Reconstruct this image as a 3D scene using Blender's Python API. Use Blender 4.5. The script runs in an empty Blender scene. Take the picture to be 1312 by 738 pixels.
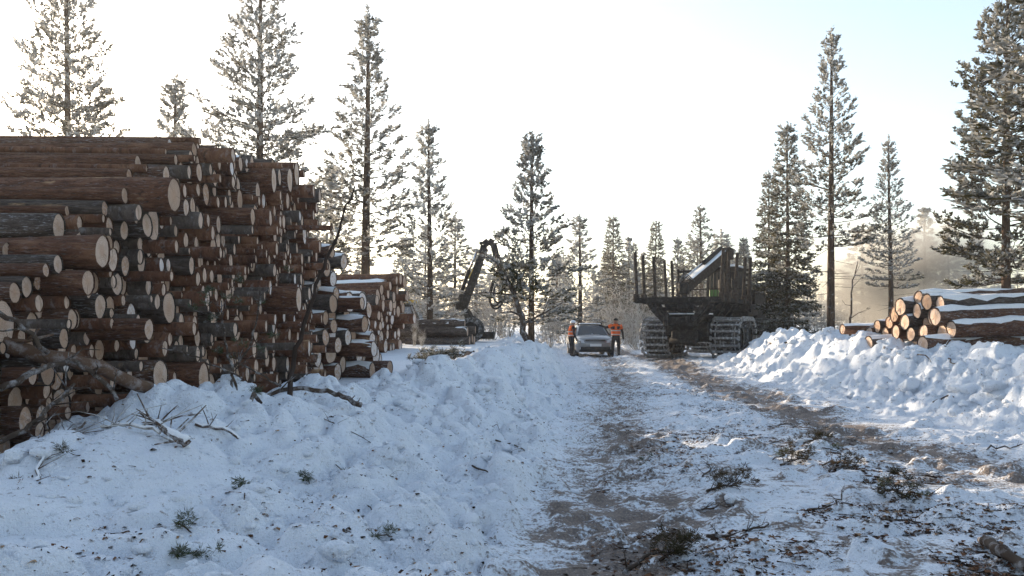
import bpy, bmesh, math, random
import numpy as np
from mathutils import Vector, Matrix, Quaternion

SC = bpy.context.scene
COL = SC.collection

# ------------------------------------------------------------------ camera
CAM_H, FPX, CX, HY = 1.5, 1050.0, 656.0, 415.0
cam_data = bpy.data.cameras.new('camera')
cam = bpy.data.objects.new('camera', cam_data)
COL.objects.link(cam)
cam.location = (0, 0, CAM_H)
cam.rotation_euler = (math.radians(90), 0, 0)
cam_data.sensor_width = 36.0
cam_data.lens = FPX / 1312.0 * 36.0
cam_data.shift_y = (HY - 369.0) / 1312.0
cam_data.clip_start = 0.05
cam_data.clip_end = 4000
SC.camera = cam

# ------------------------------------------------------------------ light
SUN_AZ, SUN_EL = -39.0, 11.5        # degrees, azimuth from +Y towards +X
w = bpy.data.worlds.new('World'); SC.world = w; w.use_nodes = True
nt = w.node_tree; nt.nodes.clear()
sky = nt.nodes.new('ShaderNodeTexSky'); sky.sky_type = 'NISHITA'; sky.sun_disc = False
sky.sun_elevation = math.radians(SUN_EL); sky.sun_rotation = math.radians(SUN_AZ)
sky.altitude = 200; sky.air_density = 1.0; sky.dust_density = 1.3; sky.ozone_density = 1.0
bg = nt.nodes.new('ShaderNodeBackground'); bg.inputs['Strength'].default_value = 0.15
wo = nt.nodes.new('ShaderNodeOutputWorld')
hsv = nt.nodes.new('ShaderNodeHueSaturation'); hsv.inputs['Saturation'].default_value = .82; hsv.inputs['Value'].default_value = 1.2   # sky colour itself paled and brightened, standing in for thin cloud
nt.links.new(sky.outputs[0], hsv.inputs['Color']); nt.links.new(hsv.outputs[0], bg.inputs[0]); nt.links.new(bg.outputs[0], wo.inputs[0])
sl = bpy.data.lights.new('sun', 'SUN'); sl.energy = 5.0; sl.angle = math.radians(0.6)
sl.color = (1.0, 0.80, 0.57)
sun = bpy.data.objects.new('sun', sl); COL.objects.link(sun)
a, e = math.radians(SUN_AZ), math.radians(SUN_EL)
to_sun = Vector((math.sin(a) * math.cos(e), math.cos(a) * math.cos(e), math.sin(e)))
sun.rotation_euler = to_sun.to_track_quat('Z', 'Y').to_euler()
sun.location = (-20, 25, 20)

SC.view_settings.view_transform = 'Standard'
SC.view_settings.look = 'None'
SC.view_settings.exposure = 1.15
SC.view_settings.gamma = 1.0
SC.view_settings.use_curve_mapping = False
SC.render.engine = 'CYCLES'
SC.cycles.use_denoising = True
SC.cycles.max_bounces = 6
SC.cycles.diffuse_bounces = 3
SC.cycles.transparent_max_bounces = 6
SC.cycles.volume_bounces = 0
SC.cycles.sample_clamp_indirect = 6.0

# ------------------------------------------------------------------ helpers
RNG = np.random.default_rng(7)
random.seed(7)

def P(x, y, d):
    """photo pixel at a known distance d -> world point"""
    return Vector(((x - CX) / FPX * d, d, CAM_H + (HY - y) / FPX * d))

def mesh_np(name, v, f, smooth=True):
    """v (n,3), f (m,k) same-size faces"""
    v = np.asarray(v, dtype=np.float32); f = np.asarray(f, dtype=np.int32)
    me = bpy.data.meshes.new(name)
    k = f.shape[1]
    me.vertices.add(len(v)); me.vertices.foreach_set('co', v.ravel())
    me.loops.add(f.size); me.loops.foreach_set('vertex_index', f.ravel())
    me.polygons.add(len(f))
    me.polygons.foreach_set('loop_start', np.arange(len(f), dtype=np.int32) * k)
    me.polygons.foreach_set('loop_total', np.full(len(f), k, dtype=np.int32))
    me.polygons.foreach_set('use_smooth', np.full(len(f), smooth, dtype=bool))
    me.update(calc_edges=True); me.validate()
    return me

class MB:
    """collects shapes that become ONE mesh"""
    def __init__(s): s.v, s.f, s.sm = [], [], []
    def add(s, v, f, smooth=False):
        o = len(s.v); s.v += [tuple(p) for p in v]
        s.f += [tuple(i + o for i in q) for q in f]; s.sm += [smooth] * len(f)
        return s
    def box(s, c, size, rot=None, bevel=0.0):
        bm = bmesh.new(); bmesh.ops.create_cube(bm, size=1.0)
        for p in bm.verts: p.co = Vector((p.co.x * size[0], p.co.y * size[1], p.co.z * size[2]))
        if bevel > 0:
            bmesh.ops.bevel(bm, geom=list(bm.edges), offset=bevel, segments=1, affect='EDGES')
        M = rot if rot is not None else Matrix.Identity(3)
        bm.verts.index_update()
        s.add([M @ p.co + Vector(c) for p in bm.verts], [[q.index for q in fc.verts] for fc in bm.faces])
        bm.free(); return s
    def bar(s, a, b, wx, wz, bevel=0.0, up=(0, 0, 1)):
        """rectangular bar from a to b"""
        a, b = Vector(a), Vector(b); d = b - a; L = d.length; d.normalize()
        u = Vector(up)
        if abs(d.dot(u)) > 0.98: u = Vector((1, 0, 0))
        x = d.cross(u).normalized(); z = x.cross(d)
        M = Matrix((x, d, z)).transposed()
        return s.box((a + b) / 2, (wx, L, wz), M, bevel)
    def tube(s, pts, rad, n=8, cap=True, smooth=True):
        pts = [Vector(p) for p in pts]
        if not hasattr(rad, '__len__'): rad = [rad] * len(pts)
        rings = []; vs = []; fs = []
        ref = None
        for i, p in enumerate(pts):
            d = (pts[min(i + 1, len(pts) - 1)] - pts[max(i - 1, 0)]).normalized()
            if ref is None: ref = d.orthogonal().normalized()
            x = (ref - d * ref.dot(d))
            x = x.normalized() if x.length > 1e-6 else d.orthogonal().normalized()
            ref = x; y = d.cross(x)
            for k in range(n):
                t = 2 * math.pi * k / n
                vs.append(p + (x * math.cos(t) + y * math.sin(t)) * rad[i])
        m = len(pts)
        for i in range(m - 1):
            for k in range(n):
                k2 = (k + 1) % n
                fs.append((i * n + k, i * n + k2, (i + 1) * n + k2, (i + 1) * n + k))
        s.add(vs, fs, smooth)
        if cap:
            o = len(s.v) - len(vs)
            s.f.append(tuple(o + k for k in reversed(range(n)))); s.sm.append(False)
            s.f.append(tuple(o + (m - 1) * n + k for k in range(n))); s.sm.append(False)
        return s
    def prism(s, outline, x0, x1, smooth=False):
        """outline in (y,z), extruded along x"""
        n = len(outline)
        v = [(x0, p[0], p[1]) for p in outline] + [(x1, p[0], p[1]) for p in outline]
        f = [tuple(range(n)), tuple(reversed(range(n, 2 * n)))]
        f += [(i, i + n, (i + 1) % n + n, (i + 1) % n) for i in range(n)]
        return s.add(v, f, smooth)
    def ball(s, c, r, sub=2, scale=(1, 1, 1), noise=0.0, seed=0):
        bm = bmesh.new(); bmesh.ops.create_icosphere(bm, subdivisions=sub, radius=1.0)
        rs = random.Random(seed); bm.verts.index_update()
        vs = []
        for p in bm.verts:
            k = r * (1 + noise * (rs.random() - .5))
            vs.append((c[0] + p.co.x * k * scale[0], c[1] + p.co.y * k * scale[1], c[2] + p.co.z * k * scale[2]))
        s.add(vs, [[q.index for q in fc.verts] for fc in bm.faces], True); bm.free(); return s
    def mesh(s, name):
        me = bpy.data.meshes.new(name); me.from_pydata(s.v, [], s.f)
        me.polygons.foreach_set('use_smooth', s.sm); me.update()
        bm = bmesh.new(); bm.from_mesh(me); bmesh.ops.recalc_face_normals(bm, faces=bm.faces); bm.to_mesh(me); bm.free()
        return me
    def build(s, name, mat, parent=None, **kw):
        return obj(name, s.mesh(name), mat, parent, **kw)

def tag(o, label=None, cat=None, group=None, kind=None):
    if label: o['label'] = label
    if cat: o['category'] = cat
    if group: o['group'] = group
    if kind: o['kind'] = kind
    return o

def obj(name, me, mat=None, parent=None, **kw):
    if mat is not None and not me.materials: me.materials.append(mat)
    o = bpy.data.objects.new(name, me); COL.objects.link(o)
    if parent is not None: o.parent = parent
    return tag(o, **kw)

def empty(name, loc=(0, 0, 0), rz=0.0, **kw):
    o = bpy.data.objects.new(name, None); COL.objects.link(o)
    o.location = loc; o.rotation_euler = (0, 0, rz); o.empty_display_size = .3
    return tag(o, **kw)

def copy_tree(o, parent=None):
    c = o.copy(); COL.objects.link(c)
    if parent is not None: c.parent = parent
    for ch in list(o.children): copy_tree(ch, c)
    return c

# --- numpy noise
_perm = RNG.permutation(512).astype(np.int64)
def _hash(ix, iy): return _perm[(_perm[ix & 511] + iy) & 511] / 511.0
def vnoise(x, y):
    ix = np.floor(x).astype(np.int64); iy = np.floor(y).astype(np.int64)
    fx = x - ix; fy = y - iy
    fx = fx * fx * fx * (fx * (fx * 6 - 15) + 10); fy = fy * fy * fy * (fy * (fy * 6 - 15) + 10)
    a_ = _hash(ix, iy); b_ = _hash(ix + 1, iy); c_ = _hash(ix, iy + 1); d_ = _hash(ix + 1, iy + 1)
    return (a_ * (1 - fx) + b_ * fx) * (1 - fy) + (c_ * (1 - fx) + d_ * fx) * fy
def fbm(x, y, oct=4, lac=2.03, gain=.5):
    s = 0.; amp = 1.; tot = 0.
    for i in range(oct):
        s = s + amp * vnoise(x + 17.3 * i, y - 9.1 * i); tot += amp; amp *= gain; x = x * lac; y = y * lac
    return s / tot
def smooth(t): t = np.clip(t, 0, 1); return t * t * (3 - 2 * t)

# --- material helper
class Mat:
    def __init__(s, name, rough=.9, spec=.2):
        s.m = bpy.data.materials.new(name); s.m.use_nodes = True; s.t = s.m.node_tree
        s.b = s.t.nodes['Principled BSDF']; s.out = s.t.nodes['Material Output']
        s.b.inputs['Roughness'].default_value = rough
        s.b.inputs['Specular IOR Level'].default_value = spec
    def n(s, typ, **kw):
        nd = s.t.nodes.new(typ)
        for k, v in kw.items():
            if k.startswith('i_'):
                key = k[2:]; key = int(key) if key.isdigit() else key.replace('_', ' ')
                nd.inputs[key].default_value = v
            else: setattr(nd, k, v)
        return nd
    def l(s, a, b): s.t.links.new(a, b)
    def coord(s, which='Object'):
        return s.n('ShaderNodeTexCoord').outputs[which]
    def pos(s): return s.n('ShaderNodeNewGeometry').outputs['Position']
    def map(s, vec, scale):
        m = s.n('ShaderNodeMapping'); m.inputs['Scale'].default_value = scale; s.l(vec, m.inputs[0]); return m.outputs[0]
    def noise(s, vec, scale, detail=4, rough=.55, dist=0.):
        nd = s.n('ShaderNodeTexNoise', i_Scale=scale, i_Detail=detail, i_Roughness=rough, i_Distortion=dist)
        if vec is not None: s.l(vec, nd.inputs['Vector'])
        return nd.outputs[0]
    def ramp(s, fac, stops, interp='LINEAR'):
        r = s.n('ShaderNodeValToRGB'); r.color_ramp.interpolation = interp
        el = r.color_ramp.elements
        while len(el) < len(stops): el.new(.5)
        for q, (p, c) in zip(el, stops):
            q.position = p; q.color = (c, c, c, 1) if not hasattr(c, '__len__') else (*c, 1)
        s.l(fac, r.inputs[0]); return r.outputs[0]
    def mix(s, fac, a, b, mode='MIX'):
        m = s.n('ShaderNodeMix', data_type='RGBA', blend_type=mode)
        for val, i in ((fac, 0), (a, 6), (b, 7)):
            if hasattr(val, 'is_output'): s.l(val, m.inputs[i])
            elif i == 0: m.inputs[0].default_value = val
            else: m.inputs[i].default_value = (*val, 1)
        return m.outputs[2]
    def math(s, op, a, b=None, clamp=False):
        m = s.n('ShaderNodeMath', operation=op, use_clamp=clamp)
        for val, i in ((a, 0), (b, 1)):
            if val is None: continue
            if hasattr(val, 'is_output'): s.l(val, m.inputs[i])
            else: m.inputs[i].default_value = val
        return m.outputs[0]
    def attr(s, name):
        return s.n('ShaderNodeAttribute', attribute_name=name).outputs['Fac']
    def rand(s): return s.n('ShaderNodeObjectInfo').outputs['Random']
    def col(s, c):
        if hasattr(c, 'is_output'): s.l(c, s.b.inputs['Base Color'])
        else: s.b.inputs['Base Color'].default_value = (*c, 1)
        return s
    def bump(s, h, strength=.5, dist=.02):
        b = s.n('ShaderNodeBump', i_Strength=strength, i_Distance=dist); s.l(h, b.inputs['Height'])
        s.l(b.outputs[0], s.b.inputs['Normal']); return s
    def done(s): return s.m
# ================================================================== ground
def lerp_tab(Y, tab):
    t = np.array(tab); return np.interp(Y, t[:, 0], t[:, 1])
LEFT_EDGE = [(-12, -.9), (0, -.6), (5, -.15), (9, .35), (16, 1.0), (22, 1.5), (28, 1.75), (34, 1.8), (60, 1.8)]
LC_X = [(-12, -3.0), (0, -2.9), (3, -2.9), (5, -3.0), (7.7, -3.05), (9.5, -2.3), (12.5, -1.1), (16, -.45), (21, .6), (24, 1.0), (28, 1.15), (60, 1.15)]
LC_Z = [(-12, .5), (3, .40), (5, .46), (6.2, .52), (7.2, .72), (8.0, .70), (9.5, .58), (11, .52), (12.5, .68), (16, .76), (19, .82), (21, .86), (23, .72), (26, .6), (34, .45), (60, .45)]
LT_Z = [(-12, .3), (5, .35), (9, .4), (15, .5), (20, .68), (25, .80), (35, .78), (50, .8), (90, .5), (200, .3)]
RIGHT_EDGE = [(-12, 7.6), (5, 7.5), (10, 6.9), (18, 6.7), (24, 6.6), (27, 6.9), (28.5, 8.6), (34, 9.3), (60, 9.3)]
RC_X = [(-12, 9.2), (10, 8.7), (15, 8.4), (20, 8.2), (24, 7.9), (27, 8.2), (28.5, 9.6), (34, 10.3), (60, 10.3)]
RC_Z = [(-12, .75), (8, .78), (12, .84), (16, .88), (20, 1.02), (24, 1.06), (26.5, .95), (28.5, .9), (34, .9), (60, .7)]
RT_Z = [(-12, .8), (14, .95), (20, .98), (30, .95), (50, .8), (90, .5), (200, .3)]
LTRACK = [(0, -.15), (5, .45), (8, .95), (11, 1.45), (16, 2.1), (22, 2.85), (28, 3.5), (38, 4.0), (60, 5)]
RTRACK = [(0, 4.2), (9, 4.65), (15, 4.9), (22, 5.2), (28, 5.3), (38, 5.6), (60, 6)]

def base_height(X, Y):
    le, lx, lz, lt = (lerp_tab(Y, t) for t in (LEFT_EDGE, LC_X, LC_Z, LT_Z))
    re, rx, rz, rt = (lerp_tab(Y, t) for t in (RIGHT_EDGE, RC_X, RC_Z, RT_Z))
    wob = (fbm(X * .5 + 3, Y * .5, 3) - .5) * .5
    road = 0.30 * np.exp(-(((X - 6.3) / 2.4) ** 2)) * smooth((Y - 23) / 4) * smooth((37 - Y) / 4)
    road = road + .45 * smooth((Y - 44) / 10)
    # left bank
    tl = np.clip((X + wob - lx) / np.maximum(le - lx, .3), 0, 1)
    up = road + (lz - road) * (1 - smooth(tl) * .72 - tl * .28)
    wl = 1.15 + 0 * Y
    dn = lt + (lz - lt) * (1 - smooth((lx - X - wob) / wl))
    zl = np.where(X + wob > lx, up, dn)
    tr = np.clip((rx - X + wob) / np.maximum(rx - re, .3), 0, 1)
    ur = road + (rz - road) * (1 - smooth(tr) * .8 - tr * .2)
    dr = rt + (rz - rt) * (1 - smooth((X - rx - wob) / 1.3))
    zr = np.where(X - wob < rx, ur, dr)
    mid = (le + re) / 2
    z = np.where(X < mid, zl, zr)
    return z

def axis_steps():
    xs = list(np.arange(-5.2, 9.6, .042))
    s = .042; x = xs[-1]; out = []
    while x < 900: s *= 1.06; x += s; out.append(x)
    s = .042; x = xs[0]; neg = []
    while x > -900: s *= 1.06; x -= s; neg.append(x)
    X = np.array(neg[::-1] + xs + out)
    ys = []; y = 3.0
    while y < 60: ys.append(y); y += max(.030, .0058 * y)
    s = .35
    while y < 1500: ys.append(y); s *= 1.07; y += s
    s = .03; y = 3.0; neg = []
    while y > -60: s *= 1.12; y -= s; neg.append(y)
    return X, np.array(neg[::-1] + ys)
GX, GY = axis_steps()
XX, YY = np.meshgrid(GX, GY)
ZZ = base_height(XX, YY)
_le, _lx = lerp_tab(YY, LEFT_EDGE), lerp_tab(YY, LC_X)
_re, _rx = lerp_tab(YY, RIGHT_EDGE), lerp_tab(YY, RC_X)
onroad = smooth((XX - _le + .25) / .5) * smooth((_re + .25 - XX) / .5) * smooth((50 - YY) / 5)
# tracks
_lt, _rt = lerp_tab(YY, LTRACK), lerp_tab(YY, RTRACK)
wob = (fbm(XX * .8, YY * .4 + 5, 3) - .5) * .7
gl = np.exp(-(((XX - _lt + wob) / .72) ** 2)); gr = np.exp(-(((XX - _rt + wob * .8) / .74) ** 2))
ZZ -= onroad * (.05 * gl + .06 * gr)
ZZ += onroad * .05 * np.exp(-(((XX - (_lt + 1.1)) / .4) ** 2)) * fbm(XX * 2, YY * 1.2, 3)
# large and middle roughness off the road, churned snow on it
off = 1 - onroad
bank = smooth((XX - _lx + 2.0) / .8) * smooth((_rx + 3.0 - XX) / .8) * off
ZZ -= onroad * .03 * gl * fbm(XX * 9, YY * 12, 2)
ZZ += off * (fbm(XX * .25, YY * .25, 3) - .5) * .35 * smooth((np.abs(XX - 3) - 5) / 5)
calm = 1 - .8 * np.exp(-(((XX + 2.45) / .95) ** 2 + ((YY - 5.5) / .9) ** 2)) - .6 * np.exp(-(((XX + 2.9) / .7) ** 2 + ((YY - 4.4) / .6) ** 2))
bank = bank * np.clip(calm, .15, 1)
ZZ += bank * ((fbm(XX * 1.6, YY * 1.6, 4) - .5) * .20)
ridge = np.minimum(np.abs(fbm(XX * 2.6 + 4, YY * 2.6, 2) * 2 - 1) * 2.6, 1) ** .8
ZZ += bank * (ridge - .5) * .15
tread = np.sin((YY + .25 * wob) * 2 * math.pi / .22 + 1.5 * vnoise(XX * 3, YY * 2)) * .5 + .5
ZZ += onroad * ((fbm(XX * 4.2, YY * 6.5, 4) - .5) * .055 + (gl + .6 * gr) * (tread - .5) * .050 * vnoise(XX * 1.5, YY * 1.5))
ZZ += onroad * np.maximum(0, fbm(XX * 3 + 8, YY * 4, 3) - .55) * .35
# snow clods pushed up by the plough: rounded lumps with sharp creases between them
LF = np.zeros_like(ZZ)
def lump(cx, cy, r, h, sq=1.0):
    i0, i1 = np.searchsorted(GX, cx - r), np.searchsorted(GX, cx + r)
    j0, j1 = np.searchsorted(GY, cy - r), np.searchsorted(GY, cy + r)
    if i1 - i0 < 2 or j1 - j0 < 2: return
    x = XX[j0:j1, i0:i1]; y = YY[j0:j1, i0:i1]
    q = 1 - ((x - cx) ** 2 + ((y - cy) * sq) ** 2) / r ** 2 + (vnoise(x * 2.2 / r, y * 2.2 / r) - .5) * .5
    k = np.maximum(np.minimum(q, 1), 0) ** .62 * h
    LF[j0:j1, i0:i1] = np.maximum(LF[j0:j1, i0:i1], k)
rl = random.Random(21)
for i in range(2600):
    Y = 3.2 + 27 * rl.random() ** 1.35
    if rl.random() < .62:
        lo, hi = float(np.interp(Y, *zip(*LC_X))) - .9, float(np.interp(Y, *zip(*LEFT_EDGE))) - .1
        X = lo + (hi - lo) * rl.random()
    else:
        Y = 9 + 20 * rl.random()
        lo, hi = float(np.interp(Y, *zip(*RIGHT_EDGE))) - .1, float(np.interp(Y, *zip(*RC_X))) + .8
        X = lo + (hi - lo) * rl.random()
    r = .05 + .26 * rl.random() ** 2.6
    if Y < 6.6 and X < -1.3 and rl.random() < .88: continue
    lump(X, Y, r, r * rl.uniform(.45, .85))
# the big blocks one can pick out
for (px, py, d, r, h) in ((200, 515, 7.3, .42, .34), (290, 500, 8.6, .33, .30), (400, 497, 9.6, .45, .34), (345, 505, 9.2, .3, .25),
                          (140, 610, 5.7, .75, .34), (250, 640, 5.4, .55, .25), (60, 575, 6.1, .28, .26), (45, 650, 5.0, .6, .16), (370, 600, 6.6, .4, .2),
                          (440, 560, 8.2, .4, .25), (560, 492, 12.4, .6, .42), (600, 520, 12.0, .5, .3), (640, 465, 16, .7, .3), (520, 540, 10, .4, .25),
                          (690, 440, 20.5, .7, .2), (665, 470, 17.5, .5, .3), (1165, 495, 16.5, .33, .36), (1240, 505, 14.3, .32, .34), (1270, 490, 14.4, .4, .3),
                          (1060, 430, 21.5, .5, .35), (1110, 440, 19.5, .5, .35), (1010, 432, 23.5, .5, .35), (960, 450, 26, .45, .3)):
    p = P(px, py, d); lump(p.x, d, r * 1.1, h * .8)
ZZ += LF * .85
r2 = np.minimum(np.abs(fbm(XX * 6.5 + 4, YY * 6.5, 2) * 2 - 1) * 2.6, 1) ** .8
ZZ += bank * (r2 - .5) * .075 * smooth((fbm(XX * .9 + 31, YY * .9, 2) - .36) / .2)
ZZ += (1 - onroad) * (fbm(XX * 7, YY * 7, 3) - .5) * .035 * bank

def ground_z(x, y):
    i = int(np.clip(np.searchsorted(GX, x) - 1, 0, len(GX) - 2)); j = int(np.clip(np.searchsorted(GY, y) - 1, 0, len(GY) - 2))
    fx = (x - GX[i]) / (GX[i + 1] - GX[i]); fy = (y - GY[j]) / (GY[j + 1] - GY[j])
    return float((ZZ[j, i] * (1 - fx) + ZZ[j, i + 1] * fx) * (1 - fy) + (ZZ[j + 1, i] * (1 - fx) + ZZ[j + 1, i + 1] * fx) * fy)
def ground_hit(px, py, dmin=3.2, dmax=60):
    """where the view ray of a photo pixel meets the ground"""
    d = dmin
    while d < dmax:
        p = P(px, py, d)
        if p.z <= ground_z(p.x, p.y): return p
        d += .02 + d * .002
    return P(px, py, dmax)

# soil and bark worn into the snow (a colour of the ground itself)
n1 = fbm(XX * 1.3, YY * .9, 4); n2 = fbm(XX * 5, YY * 7, 4)
dirt = np.maximum(gl * (.48 + .34 * smooth((n1 - .35) / .25)) * (.75 + .25 * smooth((12 - YY) / 4)),
                  gr * 1.05 * smooth((YY - 6.2) / 3.0) * (.6 + .4 * smooth((n1 - .3) / .3)))
deb = np.exp(-(((XX - 3.0) / 1.9) ** 2)) * smooth((15 - YY) / 6) * smooth((n1 - .36) / .3)
deb2 = np.exp(-(((XX - 1.3) / .7) ** 2)) * smooth((8.5 - YY) / 2.5) * smooth((n1 - .33) / .25)
dirt = onroad * np.clip(dirt * (.55 + .75 * smooth((n2 - .3) / .4)) + .55 * deb * smooth((n2 - .42) / .25) + .7 * deb2 * smooth((n2 - .4) / .25) + .10, 0, 1)
litter = np.clip(bank * .35 + onroad * (.35 + .65 * np.clip(deb * 1.6 + deb2, 0, 1)), 0, 1)

dzx = np.gradient(ZZ, axis=1) / np.gradient(XX, axis=1); dzy = np.gradient(ZZ, axis=0) / np.gradient(YY, axis=0)
NN = np.stack([-dzx, -dzy, np.ones_like(dzx)], -1); NN /= np.linalg.norm(NN, axis=-1, keepdims=True)

def snow_mat():
    m = Mat('snow', .7, .25); p = m.pos()
    d = m.attr('dirt'); li = m.attr('litter')
    n = m.noise(p, 9, 5, .6); f1 = m.noise(p, 38, 3, .6); f2 = m.noise(p, 110, 2, .5)
    white = m.ramp(m.noise(p, 2.3, 4), [(.3, (.74, .79, .86)), (.7, (.83, .87, .92))])
    soil = m.ramp(m.noise(p, 55, 4, .7), [(.3, (.045, .028, .018)), (.52, (.15, .10, .066)), (.72, (.32, .235, .165))])
    str_ = m.noise(m.map(p, (5, 14, 10)), 1.6, 5, .7)
    k = m.math('ADD', m.math('ADD', d, m.math('MULTIPLY', m.math('SUBTRACT', f1, .5), 1.7)), m.math('MULTIPLY', m.math('SUBTRACT', str_, .5), 2.2))
    fac = m.ramp(k, [(.26, 0.), (.70, .90)])
    c = m.mix(fac, white, soil)
    # needles, bark crumbs
    sp = m.math('MULTIPLY', m.ramp(f2, [(.60, 0.), (.68, 1.)]), m.ramp(n, [(.42, 0.), (.60, 1.)]))
    sp = m.math('MULTIPLY', sp, li)
    c = m.mix(m.math('MULTIPLY', sp, .85), c, (.07, .042, .028))
    m.col(c)
    h = m.math('ADD', m.math('MULTIPLY', f1, 1.0), m.math('MULTIPLY', f2, .35))
    m.bump(h, .75, .04)
    return m.done()
SNOW = snow_mat()

def ground_piece(name, mask, **kw):
    nx, ny = len(GX), len(GY)
    j, i = np.nonzero(mask)
    q = np.stack([j * nx + i, j * nx + i + 1, (j + 1) * nx + i + 1, (j + 1) * nx + i], -1)
    used, inv = np.unique(q, return_inverse=True)
    v = np.stack([XX.ravel()[used], YY.ravel()[used], ZZ.ravel()[used]], -1)
    me = mesh_np(name, v, inv.reshape(q.shape))
    me.normals_split_custom_set_from_vertices(NN.reshape(-1, 3)[used].tolist())
    for nm, arr in (('dirt', dirt), ('litter', litter)):
        at = me.attributes.new(nm, 'FLOAT', 'POINT'); at.data.foreach_set('value', arr.ravel()[used].astype(np.float32))
    return obj(name, me, SNOW, kind='structure', **kw)
fx = (XX[:-1, :-1] + XX[1:, 1:]) / 2; fy = (YY[:-1, :-1] + YY[1:, 1:]) / 2
F = lambda t: lerp_tab(fy, t)
m_road = (fx > F(LEFT_EDGE)) & (fx < F(RIGHT_EDGE)) & (fy < 46)
m_lb = (fx <= F(LEFT_EDGE)) & (fx > F(LC_X) - 1.15) & (fy < 46)
m_rb = (fx >= F(RIGHT_EDGE)) & (fx < F(RC_X) + 1.3) & (fy < 46)
ground_piece('forest_road', m_road, label='packed snow road with brown wheel tracks and bark litter')
ground_piece('snow_bank', m_lb, label='ploughed snow bank in front of the tall log pile')
ground_piece('snow_bank', m_rb, label='ploughed snow bank in front of the snow covered saw logs')
ground_piece('snowy_ground', ~(m_road | m_lb | m_rb), label='snow covered forest ground')
# ================================================================== logs
def bark_mat(name, is_grey):
    m = Mat(name, .85, .2); oc = m.coord(); r = m.rand()
    off = m.n('ShaderNodeVectorMath', operation='MULTIPLY_ADD'); m.l(oc, off.inputs[0])
    off.inputs[1].default_value = (1, 1, 1)
    cmb = m.n('ShaderNodeCombineXYZ'); m.l(m.math('MULTIPLY', r, 57.), cmb.inputs[0]); m.l(cmb.outputs[0], off.inputs[2])
    v = off.outputs[0]
    n1 = m.noise(m.map(v, (1.6, 1, 1)), 2.0, 5, .65); n2 = m.noise(m.map(v, (5, 2.2, 2.2)), 3.2, 4, .6)
    n3 = m.noise(m.map(v, (1.2, .6, .6)), 1.3, 3, .5)
    red = m.ramp(n1, [(.25, (.045, .020, .013)), (.5, (.125, .056, .032)), (.72, (.25, .13, .075))])
    grey = m.ramp(n1, [(.25, (.028, .022, .019)), (.5, (.085, .066, .055)), (.75, (.17, .14, .12))])
    c = grey if is_grey else m.mix(m.ramp(r, [(.5, 0.), (1., .45)]), red, grey)
    c = m.mix(m.ramp(n2, [(.30, .75), (.46, 0.)]), c, (.022, .013, .010))
    scr = m.math('MULTIPLY', m.ramp(n3, [(.66, 0.), (.70, 1.)]), m.ramp(n2, [(.40, 0.), (.55, .9)]))
    c = m.mix(scr, c, (.34, .22, .12))
    fr = m.math('MULTIPLY', m.ramp(m.noise(m.map(v, (3, 2, 2)), 4.5, 4, .7), [(.55, 0.), (.66, .55)]), m.ramp(r, [(.5, .25), (.9, 1.)]))
    c = m.mix(fr, c, (.55, .57, .60))
    m.col(c); m.bump(m.math('ADD', n1, m.math('MULTIPLY', n2, 1.2)), .9, .03)
    return m.done()
BARK, BARKG = bark_mat('pine_bark', False), bark_mat('grey_pine_bark', True)

def wood_mat(name, frost):
    m = Mat(name, .8, .2); oc = m.coord(); r = m.rand()
    sep = m.n('ShaderNodeSeparateXYZ'); m.l(oc, sep.inputs[0])
    y, z = sep.outputs[1], sep.outputs[2]
    rad = m.math('SQRT', m.math('ADD', m.math('MULTIPLY', y, y), m.math('MULTIPLY', z, z)))
    cmb = m.n('ShaderNodeCombineXYZ'); m.l(m.math('MULTIPLY', r, 91.), cmb.inputs[0]); m.l(y, cmb.inputs[1]); m.l(z, cmb.inputs[2])
    v = cmb.outputs[0]
    wn = m.noise(v, 2.5, 3)
    ring = m.math('SINE', m.math('ADD', m.math('MULTIPLY', rad, 62.), m.math('MULTIPLY', wn, 9.)))
    base = m.ramp(r, [(0., (.40, .27, .19)), (.3, (.58, .42, .32)), (.65, (.72, .56, .455)), (.85, (.64, .47, .36)), (1., (.52, .32, .21))])
    c = m.mix(m.math('MULTIPLY', m.ramp(ring, [(.2, 0.), (.9, 1.)]), .42), base, (.34, .21, .125))
    heart = m.ramp(m.math('ADD', rad, m.math('MULTIPLY', wn, .35)), [(.38, .5), (.75, 0.)])
    c = m.mix(heart, c, (.46, .27, .16))
    saw = m.noise(m.map(v, (1, 9, 1.2)), 4, 3)
    c = m.mix(m.ramp(saw, [(.35, .45), (.6, 0.)]), c, (.24, .17, .12))
    ang = m.math('ARCTAN2', z, y)
    cm2 = m.n('ShaderNodeCombineXYZ'); m.l(m.math('MULTIPLY', ang, 2.2), cm2.inputs[0]); m.l(m.math('MULTIPLY', r, 37.), cm2.inputs[1])
    crack = m.math('MULTIPLY', m.ramp(m.noise(cm2.outputs[0], 3.0, 1), [(.28, 1.), (.31, 0.)]), m.ramp(rad, [(.15, 0.), (.3, 1.), (.75, 1.), (.9, 0.)]))
    c = m.mix(m.math('MULTIPLY', crack, .9), c, (.12, .075, .05))
    fr = m.ramp(m.math('ADD', m.noise(v, 3.2, 5, .7), m.math('MULTIPLY', m.math('SUBTRACT', r, .5), .25)), [(.62 - .25 * frost, 0.), (.72 - .25 * frost, .30 + .45 * frost)])
    c = m.mix(fr, c, (.78, .79, .82))
    m.col(c); m.bump(saw, .35, .01)
    return m.done()
WOOD = wood_mat('cut_wood', 0.0)
WOODF = wood_mat('frosty_cut_wood', .6)

def thin_snow():
    m = Mat('log_snow', .75, .2); p = m.pos()
    n = m.noise(p, 30, 4)
    m.col(m.ramp(n, [(.3, (.80, .82, .85)), (.7, (.90, .91, .92))])); m.bump(n, .5, .01)
    return m.done()
LOGSNOW = thin_snow()

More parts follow.
